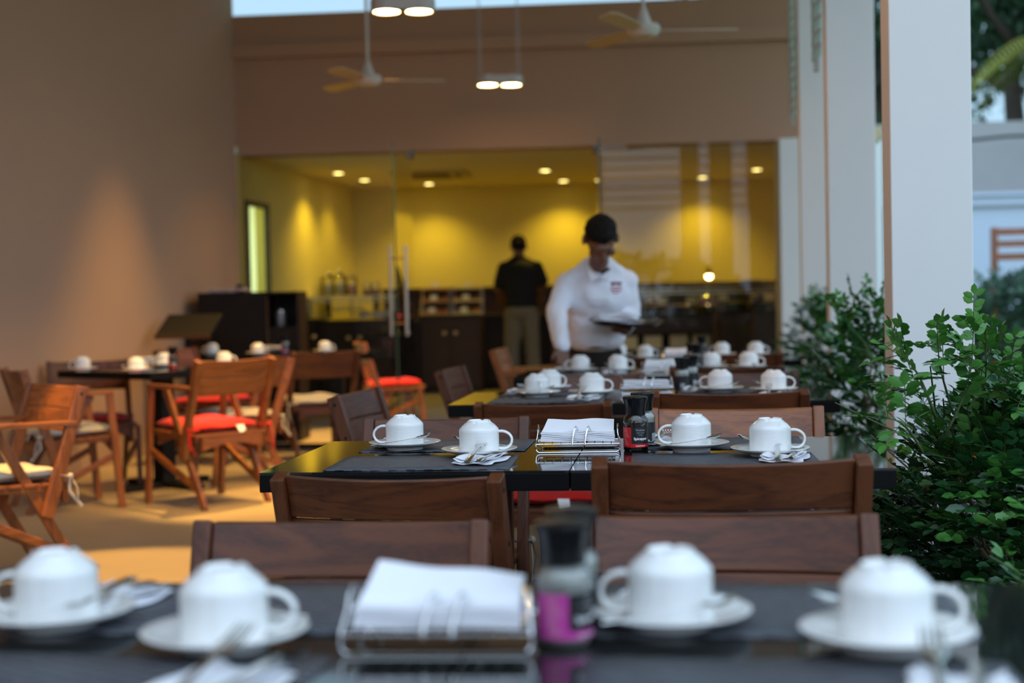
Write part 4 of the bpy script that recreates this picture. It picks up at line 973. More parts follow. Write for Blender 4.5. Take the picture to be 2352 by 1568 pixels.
for k, (px, y, z) in enumerate(((1521, 15.12, 1.0), (1588, 15.12, 1.0), (1660, 15.0, 1.0), (1765, 14.75, 1.0))):
    t = thing('sign_holder', (D(px, 700, y).x, y - 0.02, ZI + (0.804 if px < 1636 else 0.824)), BW, 'cream dish sign before the chafing dishes, %s from the left' % ('first', 'second', 'third', 'last')[k], 'sign', 'cream dish signs')
    mb = MB(); mb.box((0, 0, 0.005), (0.05, 0.03, 0.01)); mb.tube([(0, 0, 0), (0, 0, 0.10)], 0.003, 6); mb.build('holder', SATIN, t)
    mb = MB(); mb.box((0, -0.004, 0.135), (0.105, 0.004, 0.075), M4.Rotation(R(-8), 3, 'X')); mb.build('card', SIGNC, t, smooth=False)
t = thing('heat_lamp', (D(1628, 650, 15.4).x, 15.4, ZI + 0.804), 0, 'bright glowing heat lamp above the right buffet', 'heat lamp')
mb = MB(); mb.tube([(0.0, 0.14, 0), (0, 0.14, 0.46), (0, 0.05, 0.49), (0, 0.0, 0.47)], 0.008, 8); mb.build('arm', SATIN, t)
mb = MB(); mb.lathe([(0.015, 0.47), (0.03, 0.45), (0.055, 0.40)], 24, cap0=True, cap1=False); mb.build('shade', CHROME, t)
mb = MB(); mb.ell((0, -0.02, 0.385), (0.036, 0.036, 0.030), 16, 10); mb.build('bulb', mat('heat_bulb', (1, 0.8, 0.4), 0.5, emit=((1.0, 0.78, 0.30), 22)), t)
c = D(1735, 672, 14.8)
t = thing('bread_basket', (c.x, 14.95, 1.221), 0, 'wrapped bread piled on the right end of the sneeze guard', 'bread basket')
mb = MB(); mb.lathe([(0.0001, 0), (0.10, 0), (0.13, 0.04), (0.12, 0.04), (0.09, 0.01), (0.0001, 0.01)], 24); mb.build('basket', BROWNW, t)
mb = MB()
for q in range(7): mb.ell((0.07 * cos(q), 0.07 * sin(q), 0.05), (0.05, 0.045, 0.03), 10, 6)
o = mb.build('bread', mat('pale_wrapped_bread', (0.65, 0.55, 0.38), 0.6), t)
# air-conditioning cassette in the indoor ceiling
c = D(985, 398, 15.6)
t = thing('ceiling_cassette', (P(990, 398, ZC).x, P(990, 398, ZC).y, ZC), BW, 'square air-conditioning cassette in the indoor ceiling', 'air conditioner')
mb = MB(); mb.box((0, 0, -0.015), (0.8, 0.8, 0.03)); mb.build('panel', mat('cassette_panel', (0.5, 0.40, 0.2), 0.6), t, smooth=False, bevel=0.006)
mb = MB(); mb.box((0, 0, -0.032), (0.42, 0.42, 0.006)); mb.build('grille', mat('cassette_grille', (0.12, 0.09, 0.05), 0.7), t, smooth=False)
for k in range(4):
    mb = MB(); a = k * pi / 2; mb.box((0.30 * cos(a), 0.30 * sin(a), -0.032), (0.05, 0.46, 0.006), M4.Rotation(a, 3, 'Z')); mb.build('air_slot', mat('slot_dark', (0.03, 0.02, 0.01), 0.7), t, smooth=False)
# fire extinguisher in the service doorway
t = thing('fire_extinguisher', (-2.74, 14.35, ZI + 0.72), 0, 'red fire extinguisher seen through the bright doorway', 'fire extinguisher')
mb = MB(); mb.lathe([(0.0001, 0), (0.065, 0), (0.07, 0.02), (0.07, 0.34), (0.05, 0.39), (0.02, 0.41)], 24); mb.build('cylinder', mat('extinguisher_red', (0.65, 0.02, 0.015), 0.3), t)
mb = MB(); mb.lathe([(0.02, 0.41), (0.025, 0.43), (0.02, 0.46)], 14); mb.beam((0, 0, 0.46), (0.08, -0.03, 0.49), 0.02, 0.012); mb.build('valve', IRON, t)
mb = MB(); mb.tube([(0.02, -0.02, 0.44), (0.08, -0.05, 0.40), (0.085, -0.06, 0.25), (0.075, -0.05, 0.12)], 0.009, 8); mb.build('hose', BPLAS, t)
mb = MB(); mb.box((-2.74, 14.35, ZI + 0.35), (0.3, 0.3, 0.70)); o = mb.build('white_cabinet', SERV, smooth=False, bevel=0.005); tag(o, 'low pale cabinet under the fire extinguisher in the doorway', 'cabinet')
# ------------------------------------------------------------------ people
def capsule(mb, a, b, r0, r1, sq=(1, 1), n=14):
    a, b = V(a), V(b); d = (b - a).normalized(); k = 5; pts = []; rs = []
    for i in range(k): t_ = (i / k); pts.append(a - d * r0 * cos(t_ * pi / 2) * 0.98); rs.append(max(0.002, r0 * sin(t_ * pi / 2)))
    m = 6
    for i in range(m + 1): pts.append(a.lerp(b, i / m)); rs.append(r0 + (r1 - r0) * i / m)
    for i in range(1, k + 1): t_ = i / k; pts.append(b + d * r1 * sin(t_ * pi / 2) * 0.98); rs.append(max(0.002, r1 * cos(t_ * pi / 2)))
    mb.tube(pts, rs, n, sq=sq)
def blob(name, mb, m, parent, voxel=0.014, smooth=8):
    o = mb.build(name, m, parent, sharp=False)
    r_ = o.modifiers.new('remesh', 'REMESH'); r_.mode = 'VOXEL'; r_.voxel_size = voxel; r_.use_smooth_shade = True
    s_ = o.modifiers.new('smooth', 'SMOOTH'); s_.factor = 0.5; s_.iterations = smooth
    return o
def hand(mb, wrist, dirv, palm_n, s=1.0, curl=0.4, thumb=1):
    """palm and five bent fingers; dirv = pointing direction, palm_n = palm normal"""
    w = V(wrist); d = V(dirv).normalized(); n = V(palm_n); n = (n - d * n.dot(d)).normalized(); sd = d.cross(n)
    for k in range(4):
        q = sd * (-0.030 + 0.020 * k) * s; mb_a = w + q * 0.6; mb_b = w + d * 0.085 * s + q; capsule(mb, mb_a, mb_b, 0.015 * s, 0.0125 * s, n=10)
    for k, L in enumerate((0.066, 0.080, 0.076, 0.062)):
        b = w + d * 0.088 * s + sd * (-0.030 + 0.020 * k) * s; dd = d.copy(); p = b; seg = (0.45, 0.32, 0.23); c = curl * (1 + 0.12 * k)
        for q, f in enumerate(seg):
            dd = (dd * cos(c) + n * sin(c)).normalized() if q == 0 else (dd * cos(c * 0.8) + (n * cos(c * q) - d * sin(c * q)) * sin(c * 0.8)).normalized()
            e_ = p + dd * L * f * s; capsule(mb, p, e_, (0.0095 - 0.0012 * q) * s, (0.0085 - 0.0012 * q) * s, n=8); p = e_
    b = w + d * 0.02 * s - sd * 0.03 * thumb * s; td = (d * 0.75 - sd * 0.6 * thumb + n * 0.35).normalized()
    capsule(mb, b, b + td * 0.04 * s, 0.013 * s, 0.011 * s, n=8); capsule(mb, b + td * 0.04 * s, b + td * 0.04 * s + (td + d * 0.5).normalized() * 0.032 * s, 0.0105 * s, 0.0085 * s, n=8)
def head(mb, hair, c, s, yaw, pitch, roll=0.0, short=1.0):
    """head facing -y before turning; c = centre"""
    c = V(c); ro = M4.Rotation(yaw, 3, 'Z') @ M4.Rotation(pitch, 3, 'X') @ M4.Rotation(roll, 3, 'Y')
    T = lambda x, y, z: c + ro @ (V((x, y, z)) * s)
    def el(x, y, z, a, b_, c_, tgt=mb): tgt.ell(T(x, y, z), (a * s, b_ * s, c_ * s), 20, 14, ro)
    el(0, 0.012, 0.025, 0.077, 0.096, 0.088); el(0, -0.012, -0.018, 0.066, 0.078, 0.080); el(0, -0.030, -0.066, 0.040, 0.052, 0.042); el(0, -0.058, -0.093, 0.024, 0.022, 0.018)
    el(0, -0.088, 0.018, 0.055, 0.014, 0.012)                            # brow
    capsule(mb, T(0, -0.088, 0.008), T(0, -0.112, -0.034), 0.009 * s, 0.014 * s)   # nose
    for q in (-1, 1):
        el(q * 0.011, -0.099, -0.038, 0.010, 0.010, 0.008); el(q * 0.045, -0.066, -0.028, 0.024, 0.022, 0.024); el(q * 0.086, 0.012, -0.006, 0.011, 0.022, 0.034)
        el(q * 0.031, -0.079, 0.0, 0.015, 0.012, 0.009)
    el(0, -0.090, -0.060, 0.024, 0.010, 0.006); el(0, -0.088, -0.070, 0.020, 0.010, 0.006)
    if hair is not None:
        hair.ell(T(0, 0.018, 0.048), (0.084 * s, 0.096 * s, 0.076 * s), 20, 14, ro)
        hair.ell(T(0, 0.044, 0.005), (0.080 * s, 0.062 * s, 0.078 * s), 20, 14, ro)
        hair.ell(T(0, -0.052, 0.070), (0.058 * s, 0.044 * s, 0.036 * s), 16, 10, ro)
        for q in (-1, 1): hair.ell(T(q * 0.068, 0.0, 0.022), (0.014 * s, 0.030 * s, 0.050 * s), 12, 8, ro)
    return T
# the waiter, bending over the fourth table with a tray
t = thing('person', (0.47, 8.02, 0), 0, 'waiter in white shirt bending over the tables with a tray', 'person')
wx = 0.0
def W_(px, py, y): p = D(px, py, y); return V((p.x, p.y, p.z))
inv = V((-0.47, -8.02, 0))
def L(v): return V(v) + inv
hc = L(W_(1380, 550, 7.70)); shl = L(W_(1300, 652, 7.96)); shr = L(W_(1437, 646, 7.98)); neck = L(W_(1374, 600, 7.90))
chest = L(W_(1370, 668, 7.98)); waist = L(W_(1368, 775, 8.06)); hip = L(W_(1368, 822, 8.10))
ell_ = L(W_(1277, 715, 7.88)); wrl = L(W_(1291, 796, 7.62)); 
elr = L(W_(1450, 722, 8.03)); wrr = L(W_(1434, 756, 7.78)); wrr.z = 0.945
mb = MB(); hr = MB()
head(mb, hr, hc, 1.06, R(6), R(44), R(-3))
capsule(mb, neck + V((0, 0.03, -0.05)), hc + V((0, 0.05, -0.03)), 0.056, 0.052)
capsule(mb, chest + V((0, 0, 0.05)), waist, 0.09, 0.09); capsule(mb, waist, hip, 0.085, 0.09)
capsule(mb, shl, chest, 0.06, 0.07); capsule(mb, shr, chest, 0.06, 0.07)
capsule(mb, shl, ell_, 0.043, 0.036); capsule(mb, ell_, wrl, 0.036, 0.026); hand(mb, wrl, (0.03, -0.25, -0.9), (0.2, -0.9, 0.1), 1.0, 0.45, -1)
capsule(mb, shr, elr, 0.043, 0.036); capsule(mb, elr, wrr, 0.036, 0.026); hand(mb, wrr, (-0.35, -0.9, 0.05), (0, 0, 1), 1.0, 0.12, 1)
for q in (-1, 1):
    kn = V((q * 0.10, 0.02, 0.50)); an = V((q * 0.10, 0.08, 0.09)); capsule(mb, hip + V((q * 0.085, 0, -0.04)), kn, 0.07, 0.05); capsule(mb, kn, an, 0.05, 0.036)
blob('body', mb, SKIN, t, 0.0075, 4); hh = blob('hair', hr, HAIRM, t, 0.008, 3); tx2 = bpy.data.textures.new('hair_lumps', 'CLOUDS'); tx2.noise_scale = 0.03; dm = hh.modifiers.new('lumps', 'DISPLACE'); dm.texture = tx2; dm.strength = 0.016
mb = MB()
capsule(mb, neck + V((0, 0.045, -0.030)), chest, 0.078, 0.150, (1.1, 0.95)); 
mb.ell(chest + V((0.0, 0.0, -0.01)), (0.205, 0.135, 0.16), 24, 16, M4.Rotation(R(-12), 3, 'X')); mb.ell((chest + waist) / 2 + V((0, 0.01, -0.03)), (0.180, 0.125, 0.17), 24, 16)
mb.ell(waist + V((0, -0.01, 0.005)), (0.172, 0.130, 0.095), 24, 16)
capsule(mb, shl, shr, 0.068, 0.068); capsule(mb, shl, neck + V((-0.04, 0.03, -0.01)), 0.060, 0.042); capsule(mb, shr, neck + V((0.04, 0.03, -0.01)), 0.060, 0.042); capsule(mb, shl + V((0.015, 0, 0)), ell_, 0.070, 0.060); capsule(mb, ell_, wrl + (wrl - ell_).normalized() * -0.01, 0.061, 0.045); capsule(mb, shr - V((0.015, 0, 0)), elr, 0.070, 0.060); capsule(mb, elr, elr.lerp(wrr, 0.78), 0.060, 0.044)
sh_ = blob('shirt', mb, SHIRTW, t, 0.012, 6)
tx = bpy.data.textures.new('folds', 'CLOUDS'); tx.noise_scale = 0.09
dm = sh_.modifiers.new('folds', 'DISPLACE'); dm.texture = tx; dm.strength = 0.022; dm.mid_level = 0.5
mb = MB()      # collar
for q in (-1, 1):
    n0 = neck + V((0, -0.0, -0.045)); mb.add([n0 + V((q * 0.006, -0.088, -0.050)), n0 + V((q * 0.045, -0.098, -0.070)), n0 + V((q * 0.075, -0.02, 0.010)), n0 + V((q * 0.058, -0.015, 0.030))], [(0, 1, 2, 3)])
o = mb.build('collar', SHIRTW, t, smooth=False); o.modifiers.new('t', 'SOLIDIFY').thickness = 0.006
mb = MB(); mb.tube([hip + V((0, 0, 0.055)), hip + V((0, 0, 0.09))], [0.155, 0.158], 28, sq=(1.0, 0.72)); mb.build('belt', BELT, t)
mb = MB(); mb.ell(hip + V((0, 0, 0.0)), (0.162, 0.125, 0.12), 20, 12)
for q in (-1, 1):
    kn = V((q * 0.10, 0.02, 0.50)); capsule(mb, hip + V((q * 0.085, 0, -0.04)), kn, 0.092, 0.070); capsule(mb, kn, V((q * 0.10, 0.08, 0.10)), 0.070, 0.060)
blob('trousers', mb, TROUB, t, 0.014, 6)
mb = MB()
for q in (-1, 1): capsule(mb, (q * 0.10, 0.09, 0.05), (q * 0.11, -0.08, 0.035), 0.042, 0.036)
blob('shoes', mb, BELT, t, 0.012, 3)
def patch(name, px, py, y, w, h, m, round_=False, rot=0.0):
    c = L(W_(px, py, y)); mb = MB(); ro = M4.Rotation(R(18), 3, 'X') @ M4.Rotation(rot, 3, 'Y')
    if round_:
        vs = [c + ro @ V((w / 2 * cos(g) * k, 0, w / 2 * sin(g) * k)) for k in (1, 0.78) for g in [2 * pi * i / 24 for i in range(24)]]
        mb.add(vs, [(i, (i + 1) % 24, 24 + (i + 1) % 24, 24 + i) for i in range(24)])
        mb.box(c + ro @ V((0, 0, 0.006)), (w * 0.55, 0.001, w * 0.12), ro); mb.box(c + ro @ V((0, 0, -0.008)), (w * 0.5, 0.001, w * 0.14), ro)
    else: mb.box(c, (w, 0.003, h), ro)
    return mb.build(name, m, t, smooth=False)
sh_y = 7.795
patch('emblem', 1415, 662, sh_y - 0.005, 0.058, 0.058, EMBR, True); patch('name_bar', 1415, 650, sh_y - 0.01, 0.062, 0.012, BELT)
patch('tie_clip', 1391, 622, 7.735, 0.055, 0.016, BELT, rot=R(-35))
# the tray and the things on it
tc = W_(1437, 740, 7.70); tc.z = 0.985
tr = thing('serving_tray', tc, 0, 'round dark serving tray held by the waiter', 'tray'); tr.rotation_euler = (R(5), R(2), 0); tr.scale = (1.08, 1.08, 1.3)
mb = MB(); mb.lathe([(0.0001, 0.0), (0.165, 0.0), (0.185, 0.012), (0.190, 0.014), (0.190, 0.017), (0.180, 0.016), (0.163, 0.005), (0.0001, 0.005)], 48); mb.build('dish', TRAYM, tr)
o = place(NAP, (tc.x - 0.055, tc.y - 0.02, tc.z + 0.012), R(80), 'white cloth napkin lying on the left of the waiter\'s tray', None, (1.5, 1.6, 2.5))
for k in range(5):
    place(KNF if k % 2 else FRK, (tc.x + 0.02 + 0.018 * k, tc.y - 0.01, tc.z + 0.010 + 0.001 * k), R(70 + 9 * k), 'loose steel cutlery lying on the waiter\'s round tray', 'cutlery on the waiter\'s tray', (0.9, 0.9, 0.9))
# the man in black at the buffet, seen from behind
bxp, byp = D(1197, 700, 14.85).x, 14.85
t = thing('person', (bxp, byp, ZI), 0, 'man in black shirt and khaki trousers at the buffet, back turned', 'person')
inv = V((-bxp, -byp, -ZI))
mb = MB(); hr = MB()
hc = L(W_(1191, 572, 15.02)); hc.z = 1.535
head(mb, hr, hc, 0.98, R(184), R(30))
nk = hc + V((0, -0.05, -0.12)); ch = V((0.0, 0.02, 1.22)); wa = V((0, -0.02, 0.97)); hp = V((0, -0.02, 0.86))
sl, sr = V((-0.165, 0.02, 1.31)), V((0.165, 0.02, 1.31)); el1, el2 = V((-0.235, 0.06, 1.09)), V((0.245, 0.10, 1.12)); w1, w2 = V((-0.20, 0.28, 0.99)), V((0.20, 0.33, 1.02))
capsule(mb, nk + V((0, 0, -0.03)), hc + V((0, -0.01, -0.06)), 0.06, 0.056); capsule(mb, ch, wa, 0.11, 0.11); capsule(mb, wa, hp, 0.11, 0.11); capsule(mb, sl, sr, 0.05, 0.05)
capsule(mb, sl, el1, 0.046, 0.038); capsule(mb, el1, w1, 0.038, 0.027); capsule(mb, sr, el2, 0.046, 0.038); capsule(mb, el2, w2, 0.038, 0.027)
hand(mb, w1, (0.1, 1, -0.25), (0, 0, -1), 1.0, 0.3, -1); hand(mb, w2, (-0.1, 1, -0.25), (0, 0, -1), 1.0, 0.3, 1)
for q in (-1, 1): capsule(mb, (q * 0.09, -0.02, 0.84), (q * 0.11, 0.0, 0.47), 0.075, 0.05); capsule(mb, (q * 0.11, 0, 0.47), (q * 0.12, -0.03, 0.08), 0.05, 0.036)
blob('body', mb, SKIN, t, 0.009, 4); hh = blob('hair', hr, HAIRM, t, 0.008, 3); tx2 = bpy.data.textures.new('hair_lumps', 'CLOUDS'); tx2.noise_scale = 0.03; dm = hh.modifiers.new('lumps', 'DISPLACE'); dm.texture = tx2; dm.strength = 0.016
mb = MB(); mb.ell((0, 0.01, 1.22), (0.20, 0.135, 0.17), 24, 16); mb.ell((0, -0.02, 1.06), (0.185, 0.14, 0.18), 24, 16); capsule(mb, sl, sr, 0.070, 0.070); capsule(mb, sl, nk + V((-0.03, -0.02, -0.01)), 0.06, 0.045); capsule(mb, sr, nk + V((0.03, -0.02, -0.01)), 0.06, 0.045); capsule(mb, nk + V((0, 0, -0.05)), ch, 0.075, 0.14)
mb.ell((0, -0.02, 0.94), (0.182, 0.14, 0.08), 24, 12)
capsule(mb, sl, sl.lerp(el1, 0.72), 0.078, 0.072); capsule(mb, sr, sr.lerp(el2, 0.72), 0.078, 0.072); blob('shirt', mb, SHIRTB, t, 0.013, 6)
mb = MB(); mb.ell((0, -0.02, 0.86), (0.175, 0.135, 0.12), 24, 14)
for q in (-1, 1): capsule(mb, (q * 0.085, -0.02, 0.82), (q * 0.105, 0.0, 0.47), 0.10, 0.082); capsule(mb, (q * 0.105, 0, 0.47), (q * 0.12, -0.03, 0.07), 0.082, 0.075)
tr_ = blob('trousers', mb, KHAKI, t, 0.014, 6); dm = tr_.modifiers.new('folds', 'DISPLACE'); dm.texture = tx; dm.strength = 0.02
mb = MB()
for q in (-1, 1): capsule(mb, (q * 0.12, -0.05, 0.045), (q * 0.13, 0.13, 0.035), 0.042, 0.036)
blob('shoes', mb, BELT, t, 0.012, 3)
# ------------------------------------------------------------------ plants
def leaflet(mb, p, d, n, L_, w):
    """small oval leaf folded along its midrib"""
    d = d.normalized(); s = d.cross(n)
    if s.length < 1e-4: s = V((1, 0, 0))
    s.normalize(); n = s.cross(d); b = len(mb.v)
    mb.v += [tuple(p), tuple(p + d * L_ * 0.35 + s * w * 0.5 + n * w * 0.10), tuple(p + d * L_ * 0.72 + s * w * 0.42 + n * w * 0.08), tuple(p + d * L_ - n * L_ * 0.05),
             tuple(p + d * L_ * 0.72 - s * w * 0.42 + n * w * 0.08), tuple(p + d * L_ * 0.35 - s * w * 0.5 + n * w * 0.10), tuple(p + d * L_ * 0.45)]
    mb.f += [(b, b + 1, b + 6), (b + 1, b + 2, b + 3, b + 6), (b, b + 6, b + 5), (b + 6, b + 3, b + 4, b + 5)]; mb.mi += [mb.cur] * 4
def rnd(): return V((random.gauss(0, 1), random.gauss(0, 1), random.gauss(0, 1))).normalized()
def compound(mb, tw, p, d, L_, n, lw, droop=0.35):
    d = d.normalized(); up = V((0, 0, 1)); s = d.cross(up)
    if s.length < 0.1: s = V((1, 0, 0))
    s.normalize(); pts = [p]; q = p.copy(); dd = d.copy(); tl = rnd() * 0.9
    for i in range(n):
        dd = (dd + V((0, 0, -droop / n))).normalized(); q = q + dd * (L_ / n); pts.append(q.copy())
        nn = (s.cross(dd) + rnd() * 0.25 + tl).normalized(); g = 1 if i % 2 else -1; sz = lw * random.uniform(0.8, 1.15)
        leaflet(mb, q, dd * 0.55 + s * g, nn, sz, sz * 0.60)
        if i > 0: leaflet(mb, q - dd * (L_ / n) * 0.4, dd * 0.55 - s * g, nn, sz, sz * 0.60)
    leaflet(mb, q, dd, s.cross(dd), lw * 1.05, lw * 0.55)
    if tw is not None: tw.tube(pts, 0.0011, 4, cap=False)
def shrub(loc, rx, ry, h, nleaf, lw, lb, sprays=(), nst=9, seed=1, LL=0.12, zmin=0.12, kind='shrub', group='leafy shrubs along the terrace edge', ml=None, my=None):
    random.seed(seed); loc = V(loc); t = thing(kind, loc, 0, lb, 'shrub', group)
    old = MB(); yng = MB(); tw = MB(); tips = []
    for k in range(nst):
        a = 2 * pi * k / nst + random.uniform(-0.3, 0.3); rr = random.uniform(0.35, 0.8)
        p0 = V((0.07 * cos(a), 0.07 * sin(a), 0)); p3 = V((rx * rr * cos(a), ry * rr * sin(a), h * random.uniform(0.62, 0.92)))
        mid = p0.lerp(p3, 0.5) + V((-0.1 * rx * cos(a), -0.1 * ry * sin(a), 0.08 * h)); mid.z = p3.z * 0.5
        pts = [p0.lerp(mid, i / 4) for i in range(4)] + [mid.lerp(p3, i / 4) for i in range(5)]; pts = [q + rnd() * 0.012 for q in pts]; pts[0].z = 0
        st = MB(); st.tube(pts, [0.011 - 0.008 * i / 8 for i in range(9)], 7); st.build('stem', STEM, t)
        for q in pts[3:]:
            for _ in range(3):
                e_ = q + V((random.gauss(0, 0.3) * rx, random.gauss(0, 0.3) * ry, random.uniform(0.05, 0.25) * h)); tw.tube([q, q.lerp(e_, 0.5) + rnd() * 0.02, e_], [0.004, 0.003, 0.0018], 5, cap=False)
    for k in range(nleaf):
        u = rnd(); rad = random.uniform(0.45, 1.0) ** 0.6; p = V((u.x * rx * rad, u.y * ry * rad, h * 0.55 + u.z * h * 0.45 * rad))
        lump = 1 + 0.16 * sin(3 * u.x * 2 + seed) * cos(4 * u.y + 2 * u.z * 3); p.x *= lump; p.y *= lump
        if p.z < zmin: continue
        d = (V((u.x, u.y, u.z * 0.6 + 0.45)) + rnd() * 0.55).normalized()
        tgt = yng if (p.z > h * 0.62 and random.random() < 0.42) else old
        compound(tgt, tw if random.random() < 0.5 else None, p, d, LL * random.uniform(0.7, 1.1), random.choice((4, 5)), lw)
    for (b0, tp, bend) in sprays:
        b0, tp = V(b0) - loc, V(tp) - loc; pts = [b0.lerp(tp, i / 8) + V(bend) * sin(pi * i / 8) for i in range(9)]
        tw.tube(pts, [0.0038 - 0.0026 * i / 8 for i in range(9)], 6)
        for i in range(3, 9):
            d0 = (pts[min(i + 1, 8)] - pts[i - 1]).normalized(); sd = rnd(); sd = (sd - d0 * sd.dot(d0)).normalized()
            compound(yng, tw, pts[i], d0 * 0.7 + sd * 0.8, LL * 0.75 * (1.2 - 0.06 * i), 4, lw * (1.05 - 0.06 * (i - 3)), 0.1)
        compound(yng, tw, pts[8], (pts[8] - pts[7]), LL * 0.7, 5, lw * 0.7, 0.0)
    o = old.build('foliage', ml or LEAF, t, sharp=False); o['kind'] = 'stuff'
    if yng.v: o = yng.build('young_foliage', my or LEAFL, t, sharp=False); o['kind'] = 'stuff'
    o = tw.build('twigs', GREENST, t, sharp=False); o['kind'] = 'stuff'
    return t
sp = [(D(2170, 1000, 3.35), D(2235, 765, 3.3), (0.02, 0, 0)), (D(2190, 950, 3.4), D(2155, 800, 3.3), (-0.01, 0, 0.02)), (D(2150, 960, 3.3), D(2065, 815, 3.2), (0, 0, 0.03)), (D(2240, 940, 3.5), D(2265, 810, 3.4), (0.01, 0, 0)),
      (D(2150, 960, 3.3), D(2090, 860, 3.2), (0, 0, 0.02)), (D(2300, 960, 3.5), D(2320, 840, 3.4), (0, 0, 0)), (D(2260, 950, 3.5), D(2205, 795, 3.4), (0.02, 0, 0)), (D(2120, 1040, 3.2), D(2040, 960, 3.1), (0, 0, 0.02)), (D(2340, 980, 3.5), D(2350, 870, 3.3), (0, 0, 0))]
shrub((1.41, 3.66, 0), 0.46, 0.52, 0.84, 1900, 0.038, 'large glossy-leaved shrub at the right, beside the nearest white column', sp, 11, 1, 0.13)
shrub((1.34, 2.62, 0), 0.42, 0.44, 0.66, 1200, 0.036, 'dark lower shrub between the nearest table and the right edge', (), 9, 2, 0.12)
sp2 = [(D(1985, 800, 6.1), D(1960, 690, 6.1), (0, 0, 0)), (D(2000, 800, 6.1), D(2020, 700, 6.1), (0, 0, 0)), (D(1970, 820, 6.1), D(1925, 715, 6.0), (0, 0, 0.02)), (D(1990, 800, 6.1), D(1990, 690, 6.1), (0, 0, 0))]
shrub((1.60, 6.15, 0), 0.34, 0.46, 0.96, 620, 0.042, 'leafy shrub between the first and second white columns', sp2, 8, 3, 0.13)
shrub((1.50, 5.15, 0), 0.30, 0.40, 0.62, 380, 0.040, 'low shrub beside the third table\'s right end', (), 7, 6, 0.13)
shrub((2.09, 9.3, 0), 0.24, 0.50, 1.08, 480, 0.045, 'farthest leafy shrub beside the third column', [(D(1880, 800, 9.2), D(1868, 695, 9.2), (0, 0, 0)), (D(1885, 800, 9.2), D(1893, 700, 9.2), (0, 0, 0))], 7, 4, 0.13)
# soil strip, lawn and garden
mb = MB(); mb.prism([(0.98, 1.6), (2.1, 1.6), (3.4, 13.0), (2.75, 13.0), (1.20, 5.0)], 0.001, 0.03); o = struct(mb.build('ground_bed', mat('planting_soil', (0.10, 0.075, 0.05), 0.95, bump=(30, 0.8)), smooth=False))
mb = MB(); mb.add([(-40, -40, -0.13), (60, -40, -0.13), (60, 60, -0.13), (-40, 60, -0.13)], [(0, 1, 2, 3)]); struct(mb.build('ground', GRASS, smooth=False))
mb = MB(); mb.add([(3.6, -7, -0.02), (40, -7, -0.02), (40, 24, -0.02), (3.6, 24, -0.02)], [(0, 1, 2, 3)]); struct(mb.build('ground_lawn', GRASS, smooth=False))
YG = 23.0
def gz(py): return D(2290, py, YG).z
struct(quadwall('wall_garden', (3.9, YG + 0.35), (16, YG - 0.3), -0.02, gz(478), 0.3, GWALL))
struct(quadwall('trim_7', (3.9, YG + 0.26), (16, YG - 0.39), gz(470), gz(452), 0.2, GWALL)); struct(quadwall('trim_8', (3.9, YG + 0.20), (16, YG - 0.45), gz(449), gz(441), 0.3, GWALL))
struct(quadwall('wall_garden_upper', (3.9, YG + 1.2), (17, YG + 0.55), gz(470), gz(262), 0.4, SIDING))
mb = MB(); mb.tube([D(2000 + 40 * k, 322 - 5 * sin(k * 0.8 + 1) - k * 0.6, YG + 0.35) for k in range(12)], 0.025, 6); tag(mb.build('cable', IRON), 'dark cable sagging across the grey boarded upper wall', 'cable')
o = quadwall('garden_door', (D(2002, 600, YG - 0.5).x, YG - 0.25), (D(2045, 600, YG - 0.5).x, YG - 0.27), 0, gz(488), 0.05, mat('navy_door', (0.018, 0.022, 0.04), 0.6)); tag(o, 'dark navy garden door glimpsed between the columns', 'door')
o = quadwall('door_lintel', (D(1995, 600, YG - 0.5).x, YG - 0.32), (D(2050, 600, YG - 0.5).x, YG - 0.34), gz(488), gz(470), 0.12, mat('lintel_brown', (0.16, 0.04, 0.02), 0.6)); tag(o, 'red-brown lintel above the navy garden door', 'lintel')
# wooden slatted garden frame
GA = 19.0; x0 = D(2284, 600, GA).x
t = thing('garden_arbor', (x0, GA, 0), R(-8), 'brown wooden slatted arbor on the lawn at the right edge', 'arbor')
def az(py): return D(2300, py, GA).z
for x in (0.0, 1.5):
    mb = MB(); mb.box((x, 0, az(522) / 2), (0.085, 0.085, az(522))); mb.build('post', TEAKZ, t, smooth=False, bevel=0.006)
for k, (a, b) in enumerate(((525, 541), (553, 568), (582, 598))):
    mb = MB(); mb.box((0.75, -0.03, (az(a) + az(b)) / 2), (1.5, 0.03, az(a) - az(b))); mb.build('slat', TEAKX, t, smooth=False)
shrub((D(2318, 700, 17.5).x, 17.5, 0), 0.6, 0.4, 1.12, 300, 0.11, 'blurred grey-green shrub in front of the wooden arbor', (), 6, 8, 0.28, 0.3, 'shrub', 'garden shrubs on the lawn', GREYL, GREYL)
shrub((D(2250, 700, 20).x, 20.3, 0), 0.4, 0.35, 0.8, 200, 0.11, 'dark shrub at the foot of the pale garden wall', (), 6, 9, 0.28, 0.1, 'shrub', 'garden shrubs on the lawn', GREYL, GREYL)
shrub((D(2345, 700, 21).x + 0.5, 21.3, 0), 0.8, 0.4, 0.7, 260, 0.11, 'low dark plants behind the arbor post', (), 6, 10, 0.28, 0.05, 'shrub', 'garden shrubs on the lawn', TREEL, GREYL)
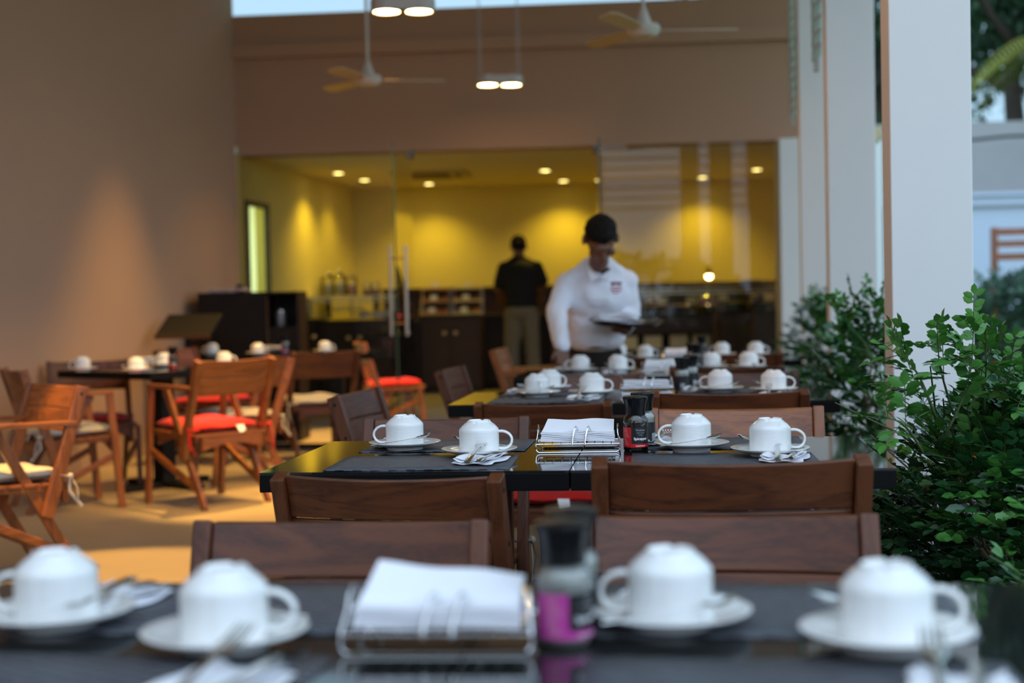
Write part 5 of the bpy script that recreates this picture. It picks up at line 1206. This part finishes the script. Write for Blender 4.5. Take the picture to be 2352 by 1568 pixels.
# trees beyond the wall
def tree(x, y, h, r, n, lb, seed, gap=1.0):
    random.seed(seed); t = thing('garden_tree', (x, y, 0), 0, lb, 'tree', 'trees beyond the garden wall')
    mb = MB(); mb.tube([(0, 0, -0.1), (0.1, 0, h * 0.3), (-0.05, 0.1, h * 0.6), (0.1, 0, h * 0.9)], [0.28, 0.22, 0.15, 0.05], 10)
    mb.build('trunk', BARK, t)
    for k in range(5):
        a = k * 1.3; z = h * (0.38 + 0.09 * k); b = MB(); b.tube([(0, 0, z), (r * 0.4 * cos(a), r * 0.4 * sin(a), z + 0.5), (r * 0.8 * cos(a), r * 0.8 * sin(a), z + 1.3)], [0.11, 0.07, 0.03], 8); b.build('branch', BARK, t)
    mb = MB(); cl = [V((random.gauss(0, 0.42) * r, random.gauss(0, 0.42) * r, h * random.uniform(0.60, 1.0))) for _ in range(26)]
    for k in range(n):
        c = random.choice(cl); p = c + rnd() * r * 0.33 * random.random() ** 0.5; L_ = random.uniform(0.13, 0.24); leaflet(mb, p, rnd(), rnd(), L_, L_ * 0.5)
    o = mb.build('crown', TREEL, t, sharp=False); o['kind'] = 'stuff'; return t
tree(D(2290, 200, 27).x, 26, 8.5, 2.3, 6500, 'dark leafy tree beyond the garden wall at the right edge', 21)
tree(D(2120, 200, 27).x, 30, 8.0, 2.3, 7000, 'dark tree beyond the wall, mostly behind the nearest column', 22)
tree(D(1990, 200, 27).x, 34.5, 9.5, 2.6, 8000, 'dark tree glimpsed between the first two columns', 23)
tree(D(2760, 200, 26).x, 25, 8.0, 2.8, 5000, 'tree reaching in beyond the right edge of the frame', 24)
def palm(px, py, y, lb, seed):
    random.seed(seed); c = D(px, py, y); t = thing('palm_tree', (c.x, c.y, 0), 0, lb, 'palm', 'palms beyond the garden wall')
    mb = MB(); mb.tube([(0.15, 0, -0.1), (0.05, 0, c.z * 0.5), (0, 0, c.z)], [0.16, 0.13, 0.11], 10); mb.build('trunk', BARK, t)
    for k in range(13):
        a = 2 * pi * k / 13 + 0.2; L_ = 2.0; fr = MB(); up = random.uniform(0.1, 0.7)
        pts = [V((cos(a) * L_ * s_, sin(a) * L_ * s_, c.z + up * s_ * 1.4 - 1.5 * s_ * s_)) for s_ in [i / 12 for i in range(13)]]
        fr.tube(pts, [0.02 - 0.0012 * i for i in range(13)], 5)
        for i in range(1, 13):
            d = (pts[i] - pts[i - 1]).normalized(); sd = d.cross(V((0, 0, 1))).normalized()
            for g in (-1, 1):
                for q in (0, 0.5): leaflet(fr, pts[i - 1].lerp(pts[i], q), d * 0.6 + sd * g + V((0, 0, -0.35)), V((0, 0, 1)), 0.42 * (1.1 - abs(i - 6) / 9), 0.05)
        fr.build('frond', PALML, t, sharp=False)
palm(2440, 100, 24.5, 'yellowish palm reaching in from the upper right corner', 31)
# unseen hedge added behind the camera so the glass mirrors dark foliage
random.seed(40)
for k in range(4):
    x = -8 + 6.9 * k; t = thing('mirror_hedge', (x, -12, 0), 0, 'added dark hedge behind the photographer, mirrored faintly in the glass', 'hedge', 'hedge behind the photographer')
    mb = MB()
    for q in range(1500):
        u = rnd(); leaflet(mb, V((u.x * 3.2, u.y * 0.8, 1.1 + u.z * 1.1)), rnd(), rnd(), 0.3, 0.16)
    o = mb.build('foliage', TREEL, t, sharp=False); o['kind'] = 'stuff'
    mb = MB(); mb.tube([(0, 0, -0.1), (0.05, 0, 1.2)], 0.1, 8); mb.build('stem', BARK, t)
